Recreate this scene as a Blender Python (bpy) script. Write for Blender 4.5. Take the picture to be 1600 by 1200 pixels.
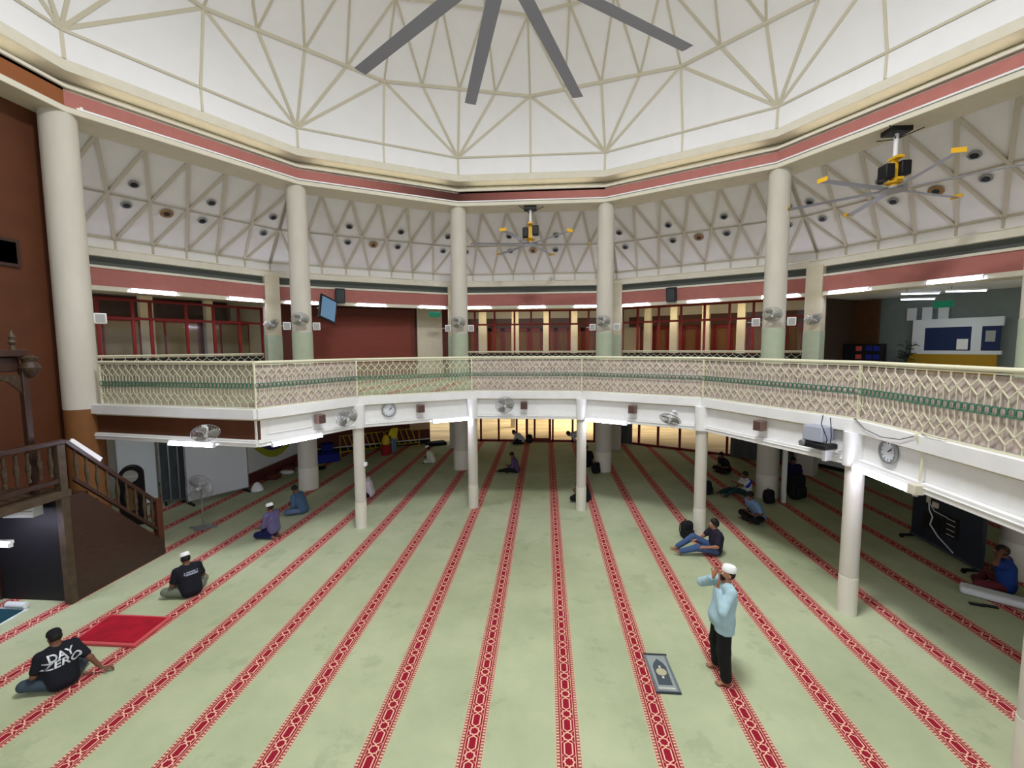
import bpy, bmesh, math, random
import numpy as np
from mathutils import Vector, Matrix
random.seed(7)
PI = math.pi
S = bpy.context.scene
for o in list(bpy.data.objects): bpy.data.objects.remove(o)
COL = S.collection
rad = math.radians

# ------------------------------------------------------------ camera
F_PX, PITCH, ROLL, YAW, EYE = 696.99, .0829, -.0054, .0746, 4.95
cd = bpy.data.cameras.new('camera'); cam = bpy.data.objects.new('camera', cd); COL.objects.link(cam)
cd.sensor_fit = 'HORIZONTAL'; cd.sensor_width = 36; cd.lens = 36*F_PX/1600; cd.clip_end = 300; cd.clip_start = .05
fw = Vector((-math.sin(YAW)*math.cos(PITCH), math.cos(YAW)*math.cos(PITCH), -math.sin(PITCH)))
r0 = Vector((math.cos(YAW), math.sin(YAW), 0)); u0 = r0.cross(fw)
rt = r0*math.cos(ROLL)+u0*math.sin(ROLL); up = u0*math.cos(ROLL)-r0*math.sin(ROLL)
M = Matrix((rt, up, -fw)).transposed().to_4x4(); M.translation = (0, 0, EYE); cam.matrix_world = M
S.camera = cam

# ------------------------------------------------------------ world and big lights
S.view_settings.view_transform = 'Standard'; S.view_settings.look = 'None'
S.view_settings.exposure = 0.0; S.view_settings.gamma = 1; S.view_settings.use_curve_mapping = False
w = bpy.data.worlds.new('world'); S.world = w; w.use_nodes = True
w.node_tree.nodes['Background'].inputs[0].default_value = (.88, .94, 1, 1)
w.node_tree.nodes['Background'].inputs[1].default_value = 0.92
def area(name, loc, size, power, color, rot=(0, 0, 0), shape='DISK', sy=None):
    l = bpy.data.lights.new(name, 'AREA'); l.shape = shape; l.size = size
    if sy: l.size_y = sy
    l.energy = power; l.color = color
    o = bpy.data.objects.new(name, l); COL.objects.link(o); o.location = loc; o.rotation_euler = rot; return o
CX, CY = -.55, 7.09                                   # centre of the hall
area('dome_fill_light', (CX+.6, CY-2.2, 15.6), 3.0, 1950, (.97, .99, 1))      # overhead lamp added out of view under the closed dome
area('courtyard_lamp', (2, 29, 6.5), 4, 1300, (1, .86, .62))                  # sodium lamps over the courtyard
for a_, p_ in ((90, 95), (60, 95), (150, 15)):                                 # warm strip lamps just outside the upper windows
    n_ = (math.cos(math.radians(a_)), math.sin(math.radians(a_))); q_ = 16.57*math.cos(math.radians(15))+.35
    area('corridor_lamp', (CX+n_[0]*q_, CY+n_[1]*q_, 6.75), 6.6, p_, (1, .84, .56), (math.radians(-38), 0, math.radians(a_-90)+PI), 'RECTANGLE', .25)
area('side_room_lamp', (14.5, 17.5, 6.3), 1.2, 9, (.8, .9, 1))

# ------------------------------------------------------------ materials
def lin(c):
    return tuple(((v/255)/12.92 if v/255 <= .04045 else ((v/255+.055)/1.055)**2.4) for v in c)+(1,)
MATS = {}
def mat(name, rgb, rough=.7, metal=0, noise=0, nscale=4, bump=0, emit=0, alpha=1, spec=.3, stretch=None):
    m = bpy.data.materials.new(name); m.use_nodes = True; nt = m.node_tree
    b = nt.nodes['Principled BSDF']; c = lin(rgb)
    b.inputs['Base Color'].default_value = c; b.inputs['Roughness'].default_value = rough
    b.inputs['Metallic'].default_value = metal; b.inputs['Specular IOR Level'].default_value = spec
    if noise or bump:
        tc = nt.nodes.new('ShaderNodeTexCoord'); n = nt.nodes.new('ShaderNodeTexNoise')
        n.inputs['Scale'].default_value = nscale; n.inputs['Detail'].default_value = 6
        src = tc.outputs['Object']
        if stretch:
            mp = nt.nodes.new('ShaderNodeMapping'); mp.inputs['Scale'].default_value = stretch
            nt.links.new(src, mp.inputs['Vector']); src = mp.outputs[0]
        nt.links.new(src, n.inputs['Vector'])
        if noise:
            r = nt.nodes.new('ShaderNodeValToRGB'); e = r.color_ramp.elements
            e[0].position = .3; e[1].position = .7
            e[0].color = tuple(v*(1-noise) for v in c[:3])+(1,); e[1].color = tuple(min(1, v*(1+noise)) for v in c[:3])+(1,)
            nt.links.new(n.outputs['Fac'], r.inputs[0]); nt.links.new(r.outputs[0], b.inputs['Base Color'])
        if bump:
            bp = nt.nodes.new('ShaderNodeBump'); bp.inputs['Strength'].default_value = bump; bp.inputs['Distance'].default_value = .02
            nt.links.new(n.outputs['Fac'], bp.inputs['Height']); nt.links.new(bp.outputs[0], b.inputs['Normal'])
    if emit:
        b.inputs['Emission Color'].default_value = c; b.inputs['Emission Strength'].default_value = emit
    if alpha < 1: b.inputs['Alpha'].default_value = alpha
    MATS[name] = m; return m
cream = mat('cream_paint', (220, 215, 198), .6, noise=.04)
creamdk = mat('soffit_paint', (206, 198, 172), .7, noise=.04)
white = mat('white_paint', (238, 238, 238), .55, noise=.03)
panelw = mat('dome_panel', (240, 240, 242), .8, noise=.015, nscale=2)
ribm = mat('dome_rib', (206, 200, 180), .6)
aislew = mat('aisle_panel', (228, 226, 222), .8, noise=.03, nscale=2)
aisler = mat('aisle_rib', (196, 188, 170), .7)
red = mat('rose_band', (176, 112, 104), .7, noise=.05)
orange = mat('ochre_band', (146, 88, 52), .7, noise=.05)
brown = mat('qibla_wall', (88, 50, 30), .5, noise=.12, nscale=1.5)
ochre = mat('ochre_paint', (128, 84, 46), .55, noise=.06)
dark = mat('dark_void', (30, 32, 32), .8)
louv = mat('grey_louvre', (88, 92, 88), .7)
colb = mat('column_beige', (204, 199, 187), .7, noise=.05, nscale=3, stretch=(1, 1, .3))
colw = mat('column_white', (225, 222, 208), .6, noise=.03)
colg = mat('column_green', (176, 187, 165), .6, noise=.04)
railm = mat('rail_cream', (220, 217, 190), .4)
greenr = mat('rail_green', (74, 122, 100), .5)
netm = mat('net_pink', (206, 190, 184), .9, noise=.28, nscale=7, stretch=(2.5, 2.5, 1.2), alpha=.82)
neth = mat('net_light', (200, 194, 176), .9, noise=.2, nscale=7, alpha=.5)
netc = mat('net_clear', (190, 190, 165), .9, alpha=.25)
redf = mat('red_frame', (132, 34, 30), .45)
maroon = mat('maroon_shutter', (122, 58, 42), .6, noise=.08, nscale=2, stretch=(.4, .4, 8))
maroon2 = mat('maroon_wall', (98, 50, 40), .7, noise=.1)
curt = mat('curtain_brown', (150, 110, 78), .9, noise=.3, nscale=6, stretch=(5, 5, .2))
curg = mat('curtain_grey', (98, 102, 104), .9, noise=.35, nscale=5, stretch=(6, 6, .2))
wood = mat('dark_wood', (54, 32, 24), .4, noise=.3, nscale=5, stretch=(1, 1, 6), spec=.5)
woodl = mat('worn_wood', (74, 61, 46), .5, noise=.25, nscale=7)
woodd = mat('carved_wood', (62, 48, 34), .5, noise=.5, nscale=18, bump=.5)
blackm = mat('black_plastic', (22, 22, 25), .5)
blackf = mat('black_fabric', (24, 24, 28), .9, noise=.3, nscale=30)
greym = mat('grey_metal', (150, 152, 152), .35, metal=.6)
greyp = mat('grey_plastic', (165, 166, 164), .5)
whitep = mat('white_plastic', (236, 236, 238), .4)
brownp = mat('brown_box', (122, 98, 90), .6)
yellow = mat('yellow_paint', (228, 176, 40), .45)
yellowb = mat('yellow_barrier', (210, 180, 40), .5)
blue = mat('blue_cloth', (24, 40, 140), .7, noise=.15)
bluep = mat('blue_board', (28, 44, 84), .6)
boardw = mat('board_white', (222, 228, 230), .4)
boardg = mat('board_grey', (66, 74, 76), .5, noise=.2)
tube_m = mat('tube_light', (226, 226, 255), .5, emit=58)
tubeb_m = mat('tube_light_room', (225, 235, 255), .5, emit=9)
cove_m = mat('cove_tube', (255, 251, 232), .5, emit=4.5)
screen = mat('tv_screen', (96, 130, 160), .3, emit=.35)
exitm = mat('exit_sign', (20, 110, 80), .5, emit=.25)
clockf = mat('clock_face', (225, 230, 238), .4)
stone = mat('yard_paving', (214, 190, 146), .8, noise=.25, nscale=.8, stretch=(.4, 2, 1))
skin_m = mat('skin_tan', (166, 116, 88), .55)
skin_d = mat('skin_brown', (112, 74, 56), .55)
hairm = mat('black_hair', (22, 19, 18), .6)
rugred = mat('red_rug', (160, 12, 36), .9, noise=.22, nscale=5)
rugedge = mat('rug_edge', (200, 84, 88), .9)
copperm = mat('brass', (150, 118, 78), .4, metal=.5)
glass = bpy.data.materials.new('glass'); glass.use_nodes = True
_nt = glass.node_tree; _nt.nodes.clear()
_o = _nt.nodes.new('ShaderNodeOutputMaterial'); _t = _nt.nodes.new('ShaderNodeBsdfTransparent'); _g = _nt.nodes.new('ShaderNodeBsdfGlossy'); _x = _nt.nodes.new('ShaderNodeMixShader')
_t.inputs[0].default_value = (.85, .85, .85, 1); _g.inputs['Roughness'].default_value = .05; _x.inputs[0].default_value = .018
_nt.links.new(_t.outputs[0], _x.inputs[1]); _nt.links.new(_g.outputs[0], _x.inputs[2]); _nt.links.new(_x.outputs[0], _o.inputs[0])

# a tiny expression compiler for patterned materials
class N:
    nt = None
    def __init__(s, sock): s.s = sock
    @staticmethod
    def op(o, *a):
        n = N.nt.nodes.new('ShaderNodeMath'); n.operation = o
        for i, v in enumerate(a):
            if isinstance(v, N): N.nt.links.new(v.s, n.inputs[i])
            else: n.inputs[i].default_value = v
        return N(n.outputs[0])
    def __add__(s, o): return N.op('ADD', s, o)
    def __sub__(s, o): return N.op('SUBTRACT', s, o)
    def __rsub__(s, o): return N.op('SUBTRACT', o, s)
    def __mul__(s, o): return N.op('MULTIPLY', s, o)
    def lt(s, o): return N.op('LESS_THAN', s, o)
    def gt(s, o): return N.op('GREATER_THAN', s, o)
    def mod(s, o): return N.op('FLOORED_MODULO', s, o)
    def abs(s): return N.op('ABSOLUTE', s)
def nmax(a, b): return N.op('MAXIMUM', a, b)
def nmin(a, b): return N.op('MINIMUM', a, b)
def mixc(f, a, b):
    n = N.nt.nodes.new('ShaderNodeMix'); n.data_type = 'RGBA'
    N.nt.links.new(f.s, n.inputs[0])
    for i, v in ((6, a), (7, b)):
        if isinstance(v, tuple): n.inputs[i].default_value = v
        else: N.nt.links.new(v, n.inputs[i])
    return n.outputs[2]
def carpet(name, x0):
    m = bpy.data.materials.new(name); m.use_nodes = True; nt = m.node_tree; N.nt = nt
    b = nt.nodes['Principled BSDF']; b.inputs['Roughness'].default_value = .95; b.inputs['Specular IOR Level'].default_value = .1
    tc = nt.nodes.new('ShaderNodeTexCoord'); sx = nt.nodes.new('ShaderNodeSeparateXYZ'); nt.links.new(tc.outputs['Object'], sx.inputs[0])
    X, Y = N(sx.outputs[0]), N(sx.outputs[1])
    u = ((X-(x0-.6)).mod(1.2)-.6).abs()
    L = .352
    q = (Y-.05).mod(L); v = nmin(q, L-q); wv = L/2-v
    st = nmin(nmax(u, v), (u+v)*.7071)
    star = (st-.047).abs().lt(.0085)
    hx = nmax(u-.050, (u*.62+wv)-.102); hexl = hx.abs().lt(.0085)
    link = u.lt(.006)*((v-.072).abs().lt(.012))
    diag = ((u-v+.012).abs().lt(.005))*(u.gt(.052))*(u.lt(.084))
    side = (u-.087).abs().lt(.0042)
    lad = (u.gt(.110))*(u.lt(.145))*((Y.mod(.044)).lt(.021))
    edge = (u.gt(.149))*(u.lt(.155))
    lines = nmax(nmax(nmax(star, hexl), nmax(link, diag)), nmax(nmax(side, lad), edge))
    band = u.lt(.155)
    n1 = nt.nodes.new('ShaderNodeTexNoise'); n1.inputs['Scale'].default_value = .55; n1.inputs['Detail'].default_value = 8; n1.inputs['Roughness'].default_value = .62
    nt.links.new(tc.outputs['Object'], n1.inputs['Vector'])
    rp = nt.nodes.new('ShaderNodeValToRGB'); e = rp.color_ramp.elements; e[0].position = .30; e[1].position = .62
    e[0].color = lin((164, 174, 140)); e[1].color = lin((184, 192, 158)); nt.links.new(n1.outputs['Fac'], rp.inputs[0])
    n2 = nt.nodes.new('ShaderNodeTexNoise'); n2.inputs['Scale'].default_value = 90; nt.links.new(tc.outputs['Object'], n2.inputs['Vector'])
    rr = mixc(N(n2.outputs['Fac']), lin((122, 22, 40)), lin((168, 38, 58)))
    rr = mixc(u.gt(.104), rr, lin((150, 92, 82)))
    c1 = mixc(lines, rr, lin((232, 184, 160)))
    n3 = nt.nodes.new('ShaderNodeTexNoise'); n3.inputs['Scale'].default_value = 1.1; n3.inputs['Detail'].default_value = 10; n3.inputs['Roughness'].default_value = .7
    mp3 = nt.nodes.new('ShaderNodeMapping'); mp3.inputs['Location'].default_value = (3.1, 7.7, 0); nt.links.new(tc.outputs['Object'], mp3.inputs['Vector']); nt.links.new(mp3.outputs[0], n3.inputs['Vector'])
    st_ = N.op('MULTIPLY', N.op('SUBTRACT', N(n3.outputs['Fac']), .56), 3.2); st_ = N.op('MINIMUM', N.op('MAXIMUM', st_, 0.0), .2)
    base = mixc(st_, rp.outputs[0], lin((112, 122, 92)))
    c2 = mixc(band, base, c1)
    nt.links.new(c2, b.inputs['Base Color'])
    bp = nt.nodes.new('ShaderNodeBump'); bp.inputs['Strength'].default_value = .25; bp.inputs['Distance'].default_value = .01
    nt.links.new(n2.outputs['Fac'], bp.inputs['Height']); nt.links.new(bp.outputs[0], b.inputs['Normal'])
    return m
carpet_m = carpet('carpet_green_striped', .29)

# ------------------------------------------------------------ mesh helpers
class MB:
    def __init__(s): s.v = []; s.f = []; s.m = []; s.cur = 0; s.sm = []; s.smooth = False
    def add(s, vs, fs):
        n = len(s.v); s.v += [tuple(p) for p in vs]
        for f in fs: s.f.append(tuple(i+n for i in f)); s.m.append(s.cur); s.sm.append(s.smooth)
        return s
    def box(s, c, d, rz=0):
        cx, cy, cz = c; hx, hy, hz = d[0]/2, d[1]/2, d[2]/2; ca, sa = math.cos(rz), math.sin(rz)
        vs = []
        for z in (-hz, hz):
            for x, y in ((-hx, -hy), (hx, -hy), (hx, hy), (-hx, hy)): vs.append((cx+x*ca-y*sa, cy+x*sa+y*ca, cz+z))
        return s.add(vs, [(3, 2, 1, 0), (4, 5, 6, 7), (0, 1, 5, 4), (1, 2, 6, 5), (2, 3, 7, 6), (3, 0, 4, 7)])
    def b2(s, x0, x1, y0, y1, z0, z1): return s.box(((x0+x1)/2, (y0+y1)/2, (z0+z1)/2), (x1-x0, y1-y0, z1-z0))
    def bar(s, a, b, w, h, upv=(0, 0, 1)):
        a = Vector(a); b = Vector(b); d = (b-a).normalized(); u = Vector(upv)
        if abs(d.dot(u)) > .99: u = Vector((0, 1, 0))
        sd = d.cross(u).normalized(); u = sd.cross(d)
        vs = []
        for p in (a, b):
            for i, j in ((-1, -1), (1, -1), (1, 1), (-1, 1)): vs.append(p+sd*w/2*i+u*h/2*j)
        return s.add(vs, [(0, 1, 2, 3), (7, 6, 5, 4), (0, 4, 5, 1), (1, 5, 6, 2), (2, 6, 7, 3), (3, 7, 4, 0)])
    def tube(s, a, b, ra, rb=None, n=12, cap=True):
        rb = ra if rb is None else rb
        a = Vector(a); b = Vector(b); d = (b-a).normalized(); u = Vector((0, 0, 1)) if abs(d.z) < .9 else Vector((1, 0, 0))
        x = d.cross(u).normalized(); y = x.cross(d)
        vs = []
        for p, r in ((a, ra), (b, rb)):
            for i in range(n): t = 2*PI*i/n; vs.append(p+x*r*math.cos(t)+y*r*math.sin(t))
        fs = [(i, (i+1) % n, n+(i+1) % n, n+i) for i in range(n)]
        k = s.smooth; s.smooth = True; s.add(vs, fs); s.smooth = k
        if cap: s.add(vs, [tuple(range(n))[::-1], tuple(range(n, 2*n))])
        return s
    def path(s, pts, r, n=8):
        for a, b in zip(pts, pts[1:]): s.tube(a, b, r, n=n)
        return s
    def lathe(s, prof, c=(0, 0, 0), n=24, axis='z'):
        vs = []
        for r, z in prof:
            for i in range(n):
                t = 2*PI*i/n; x, y = r*math.cos(t), r*math.sin(t)
                p = (x, y, z) if axis == 'z' else ((x, z, y) if axis == 'y' else (z, x, y))
                vs.append((p[0]+c[0], p[1]+c[1], p[2]+c[2]))
        fs = []
        for k in range(len(prof)-1):
            for i in range(n):
                j = (i+1) % n; fs.append((k*n+i, k*n+j, (k+1)*n+j, (k+1)*n+i))
        kk = s.smooth; s.smooth = True; s.add(vs, fs); s.smooth = kk; return s
    def torus(s, c, R, r, axis='y', n=32, k=6):
        vs = []; fs = []
        for i in range(n):
            t = 2*PI*i/n
            for j in range(k):
                q = 2*PI*j/k; a = (R+r*math.cos(q)); x, y, z = a*math.cos(t), a*math.sin(t), r*math.sin(q)
                p = (x, y, z) if axis == 'z' else ((x, z, y) if axis == 'y' else (z, x, y))
                vs.append((p[0]+c[0], p[1]+c[1], p[2]+c[2]))
        for i in range(n):
            for j in range(k):
                fs.append((i*k+j, ((i+1) % n)*k+j, ((i+1) % n)*k+(j+1) % k, i*k+(j+1) % k))
        return s.add(vs, fs)
    def prism(s, poly, z0, z1):
        n = len(poly); vs = [(x, y, z0) for x, y in poly]+[(x, y, z1) for x, y in poly]
        return s.add(vs, [tuple(range(n))[::-1], tuple(range(n, 2*n))]+[(i, (i+1) % n, n+(i+1) % n, n+i) for i in range(n)])
    def prismx(s, poly, x0, x1):       # polygon in (y, z), extruded along x
        n = len(poly); vs = [(x0, y, z) for y, z in poly]+[(x1, y, z) for y, z in poly]
        return s.add(vs, [tuple(range(n))[::-1], tuple(range(n, 2*n))]+[(i, (i+1) % n, n+(i+1) % n, n+i) for i in range(n)])
    def prismy(s, poly, y0, y1):
        n = len(poly); vs = [(x, y0, z) for x, z in poly]+[(x, y1, z) for x, z in poly]
        return s.add(vs, [tuple(range(n)), tuple(range(n, 2*n))[::-1]]+[(i, (i+1) % n, n+(i+1) % n, n+i) for i in range(n)])
    def ball(s, c, r, n=16, k=10):
        r = r if isinstance(r, tuple) else (r, r, r)
        vs = []; fs = []
        for i in range(k+1):
            p = PI*i/k
            for j in range(n):
                t = 2*PI*j/n; vs.append((c[0]+r[0]*math.sin(p)*math.cos(t), c[1]+r[1]*math.sin(p)*math.sin(t), c[2]+r[2]*math.cos(p)))
        for i in range(k):
            for j in range(n): fs.append((i*n+j, (i+1)*n+j, (i+1)*n+(j+1) % n, i*n+(j+1) % n))
        kk = s.smooth; s.smooth = True; s.add(vs, fs); s.smooth = kk; return s
    def build(s, name, mats, parent=None, bevel=0):
        me = bpy.data.meshes.new(name); me.from_pydata(s.v, [], s.f)
        for m in (mats if isinstance(mats, (list, tuple)) else [mats]): me.materials.append(m)
        me.polygons.foreach_set('material_index', s.m); me.polygons.foreach_set('use_smooth', s.sm)
        bm = bmesh.new(); bm.from_mesh(me); bmesh.ops.remove_doubles(bm, verts=bm.verts, dist=1e-5); bmesh.ops.recalc_face_normals(bm, faces=bm.faces); bm.to_mesh(me); bm.free()
        me.set_sharp_from_angle(angle=rad(38))
        o = bpy.data.objects.new(name, me); COL.objects.link(o)
        if parent: o.parent = parent
        if bevel:
            md = o.modifiers.new('bevel', 'BEVEL'); md.width = bevel; md.segments = 2; md.limit_method = 'ANGLE'
        return o
def tag(o, label, cat, group=None):
    o['label'] = label; o['category'] = cat
    if group: o['group'] = group
    return o
def thing(name, label, cat, loc=(0, 0, 0), rz=0, group=None):
    o = bpy.data.objects.new(name, None); o.empty_display_size = .1; COL.objects.link(o)
    o.location = loc; o.rotation_euler = (0, 0, rz); return tag(o, label, cat, group)
def struct(name, mb, m, bevel=0):
    o = mb.build(name, m, None, bevel); o['kind'] = 'structure'; return o
def dup(root, loc, rz, label, group=None):
    def cp(o, par):
        c = o.copy(); COL.objects.link(c)
        if par: c.parent = par
        for ch in list(o.children): cp(ch, c)
        return c
    r = cp(root, None); r.location = loc
    r.rotation_euler = (root.rotation_euler[0], root.rotation_euler[1], rz) if not isinstance(rz, tuple) else rz
    r['label'] = label
    if group: r['group'] = group
    return r
def placer(make):
    """first call builds, later ones copy"""
    st = {}
    def f(loc, rz, label, group=None):
        if 'p' not in st:
            o = make(); st['p'] = o; o.location = loc; o.rotation_euler = (0, 0, rz) if not isinstance(rz, tuple) else rz
            o['label'] = label
            if group: o['group'] = group
            return o
        return dup(st['p'], loc, rz, label, group)
    return f
def V(R, a, z=None):
    x, y = CX+R*math.cos(rad(a)), CY+R*math.sin(rad(a))
    return (x, y) if z is None else (x, y, z)
C15 = math.cos(rad(15))
def side(R, a, s, z, off=0):
    """point on the side whose middle is at angle a: s metres to the viewer's right, off metres outwards"""
    n = (math.cos(rad(a)), math.sin(rad(a))); t = (n[1], -n[0]); ap = R*C15+off
    return (CX+n[0]*ap+t[0]*s, CY+n[1]*ap+t[1]*s, z)
def srot(a): return rad(a-90)
ALL = [15+30*k for k in range(12)]
def ring(mb, prof, angs=ALL, closed=True, step=30):
    """sweep a closed profile (R, z) around the dodecagon"""
    n = len(prof)
    cols = list(angs)+([angs[0]] if closed and len(angs) == 12 else [])
    vs = []
    for a in cols:
        for R, z in prof: vs.append(V(R, a, z))
    fs = []
    for i in range(len(cols)-1):
        for j in range(n): k = (j+1) % n; fs.append((i*n+j, i*n+k, (i+1)*n+k, (i+1)*n+j))
    if not (closed and len(angs) == 12): fs += [tuple(range(n)), tuple(range((len(cols)-1)*n, len(cols)*n))]
    return mb.add(vs, fs)

# ------------------------------------------------------------ setting: floors
struct('floor', MB().prism([V(16.62, a) for a in ALL], -.3, 0), carpet_m)
struct('floor', MB().b2(-40, 45, 8, 60, -.40, -.31).b2(-40, 45, 23.2, 60, -.31, -.06).prism([V(16.7, 45), V(16.7, 75), (3.8, 23.2), (45, 23.2), (45, 18.9)], -.31, -.06), stone)     # courtyard paving outside
GP = [(-11.0, 9.97), (-6.31, 9.24), (-5.08, 11.67), (-2.22, 13.38), (1.09, 13.36), (4.04, 11.72), (5.58, 8.34), (5.52, 5.12), (4.0, 2.3)]
OA = [165, 162, 135, 105, 75, 45, 15, -15, -45]
ZD = 3.62
mb = MB()
for i in range(len(GP)-1):
    a, b = GP[i], GP[i+1]; c, d = V(16.6, OA[i+1]), V(16.6, OA[i])
    mb.cur = 0; mb.add([(*a, ZD), (*b, ZD), (*c, ZD), (*d, ZD)], [(0, 1, 2, 3)])
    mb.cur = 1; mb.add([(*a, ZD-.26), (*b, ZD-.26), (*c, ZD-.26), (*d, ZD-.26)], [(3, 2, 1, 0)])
mb.cur = 1
n = len(GP)
edge_out = [V(16.6, a) for a in OA]
loop = GP+edge_out[::-1]
for i in range(len(loop)):
    a, b = loop[i], loop[(i+1) % len(loop)]
    mb.add([(*a, ZD-.26), (*b, ZD-.26), (*b, ZD), (*a, ZD)], [(0, 1, 2, 3)])
struct('floor', mb, [carpet_m, creamdk])                # upper gallery deck

# gallery fascia, one beam per bay
def fascia(i):
    a, b = Vector(GP[i]), Vector(GP[i+1]); d = (b-a); L = d.length; rz = math.atan2(d.y, d.x)
    lm = MB()
    lm.cur = 0; lm.b2(-.02, L+.02, -.10, .30, 3.40, 3.625)          # top lip
    lm.cur = 1 if i == 0 else 0
    lm.b2(0, L, .03, .26, 2.93, 3.42)                                # web
    lm.cur = 0; lm.b2(-.01, L+.01, -.06, .28, 2.78, 2.93)            # bottom ledge
    lm.b2(-.01, L+.01, -.08, .28, 2.86, 2.88)
    if i == 1: lm.b2(.25, 1.35, .015, .04, 3.02, 3.04).b2(.25, 1.35, .015, .04, 3.32, 3.34).b2(.25, .27, .015, .04, 3.02, 3.34).b2(1.33, 1.35, .015, .04, 3.02, 3.34)
    o = struct('trim_%d' % (i+1), lm, [white, brown], .008); o.location = (a.x, a.y, 0); o.rotation_euler = (0, 0, rz)
for i in range(len(GP)-1): fascia(i)

# ------------------------------------------------------------ dome
def tri_rows(inner, outer, nin, nout): pass
R1, Z1, R2, Z2, R3, Z3, R4, Z4, R5, Z5, ZA = 10.66, 12.12, 9.86, 14.0, 7.7, 15.25, 5.0, 16.25, 2.5, 16.8, 17.0
def node(R, z, base, seg, nseg, k):
    """k-th node on side starting at vertex angle base (vertices every 30 deg)"""
    a, b = V(R, base+30*seg), V(R, base+30*(seg+1)); t = k/nseg
    return (a[0]+(b[0]-a[0])*t, a[1]+(b[1]-a[1])*t, z)
pan = MB(); rib = MB()
def R_(a, b, w=.085, h=.06): rib.bar(a, b, w, h, upv=(Vector((CX, CY, 8))-Vector(a)).normalized())
for sg in range(12):
    # drum panels under ring 1
    a, b = V(10.63, 15+30*sg), V(10.63, 45+30*sg); m1 = ((a[0]+b[0])/2, (a[1]+b[1])/2)
    A1, B1 = V(R1, 15+30*sg), V(R1, 45+30*sg); M1 = ((A1[0]+B1[0])/2, (A1[1]+B1[1])/2)
    pan.add([(*a, 11.48), (*b, 11.48), (*B1, Z1), (*A1, Z1)], [(0, 1, 2, 3)])
    R_((*a, 11.48), (*A1, Z1), .08, .05); R_((*m1, 11.48), (*M1, Z1), .06, .05); R_((*A1, Z1), (*B1, Z1), .06, .10)
    # ring 1 vertex at 15+30sg, ring 2 vertices at 0+30sg and 30+30sg
    vtx = (*A1, Z1)
    nodes = [node(R2, Z2, 0, sg, 4, k) for k in range(5)]
    for k in range(4): pan.add([vtx, nodes[k], nodes[k+1]], [(0, 1, 2)])
    for k in range(5): R_(vtx, nodes[k])
    for k in range(4): R_(nodes[k], nodes[k+1], .09, .10)
    v2 = nodes[4]; nx = (*B1, Z1); mid = (*M1, Z1)
    pan.add([vtx, v2, mid], [(0, 1, 2)]); pan.add([mid, v2, nx], [(0, 1, 2)]); R_(mid, v2, .07)
    def rows(Ra, Za, na, Rb, Zb, nb):
        oa = [node(Ra, Za, 0, sg, na, k) for k in range(na+1)]
        ob = [node(Rb, Zb, 0, sg, nb, k) for k in range(nb+1)] if nb else [(CX, CY, Zb)]
        for k in range(na): 
            pan.add([oa[k], oa[k+1], ob[min(k, nb)]], [(0, 1, 2)])
            if k < nb: pan.add([ob[k], oa[k+1], ob[k+1]], [(0, 1, 2)]); R_(ob[k], ob[k+1], .08, .09)
            R_(oa[k+1], ob[min(k, nb)], .06)
            if k < nb: R_(oa[k+1], ob[k+1], .06)
    rows(R2, Z2, 4, R3, Z3, 3); rows(R3, Z3, 3, R4, Z4, 2); rows(R4, Z4, 2, R5, Z5, 1)
    e = [V(R5, 30*sg), V(R5, 30*sg+30)]
    pan.add([(*e[0], Z5), (*e[1], Z5), (CX, CY, ZA)], [(0, 1, 2)]); R_((*e[0], Z5), (CX, CY, ZA), .06)
struct('ceiling', pan, panelw)
struct('trim_20', rib, ribm)
# ring beam: upper trim, cove, lip, rose band, soffit
struct('trim_21', ring(MB(), [(10.63, 11.23), (10.63, 11.48), (10.72, 11.50), (11.3, 11.50), (11.3, 11.23)]), cream, .01)
struct('trim_22', ring(MB(), [(11.25, 10.80), (11.02, 10.86), (10.98, 10.98), (11.06, 11.12), (11.25, 11.24), (11.4, 11.24), (11.4, 10.8)]), cream)
struct('trim_23', ring(MB(), [(10.68, 10.88), (10.68, 10.95), (10.74, 10.95), (10.78, 10.86), (11.3, 10.86), (11.3, 10.82), (10.75, 10.82), (10.75, 10.88)]), cream)
bd = MB(); bm_ = [(10.75, 10.46), (10.75, 10.89), (11.3, 10.89), (11.3, 10.46)]
for sg in range(12):
    bd.cur = 1 if 15+30*sg in (165,) or 15+30*sg == 135+60 or 15+30*sg in (195,) else 0
    ring(bd, bm_, [15+30*sg, 45+30*sg], closed=False)
struct('trim_24', bd, [red, orange])
struct('trim_25', ring(MB(), [(10.70, 10.34), (10.70, 10.47), (11.77, 10.47), (11.77, 10.34)]), [cream], .01)
struct('trim_26', ring(MB(), [(10.705, 10.335), (10.705, 10.345), (11.76, 10.345), (11.76, 10.335)]), creamdk)
# white cable trunking along the band
tr = MB()
ring(tr, [(10.66, 10.475), (10.66, 10.515), (10.745, 10.515), (10.745, 10.475)], [-15, 15, 45, 75, 105, 135, 164], closed=False)
tr.tube(V(10.68, 163.5, 10.34), V(10.68, 163.5, 10.56), .035)
tag(tr.build('cable_trunking', whitep), 'thin white cable trunking running along the rose ring beam', 'cable trunking')
# cove tubes, one run per side
for sg in range(12):
    a, b = V(10.86, 15+30*sg), V(10.86, 45+30*sg); d = Vector((b[0]-a[0], b[1]-a[1], 0)); L = d.length; d.normalize()
    t = thing('cove_light', 'warm tube light behind the lip of the ring cove', 'light', (a[0], a[1], 10.90), 0, 'tube lights in the cove of the ring beam')
    MB().tube(d*.5+Vector((0, 0, .05)), d*(L-.5)+Vector((0, 0, .05)), .022, n=8).build('tube', cove_m, t)
    MB().bar(d*.45, d*(L-.45), .06, .03).build('batten', whitep, t)

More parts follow.
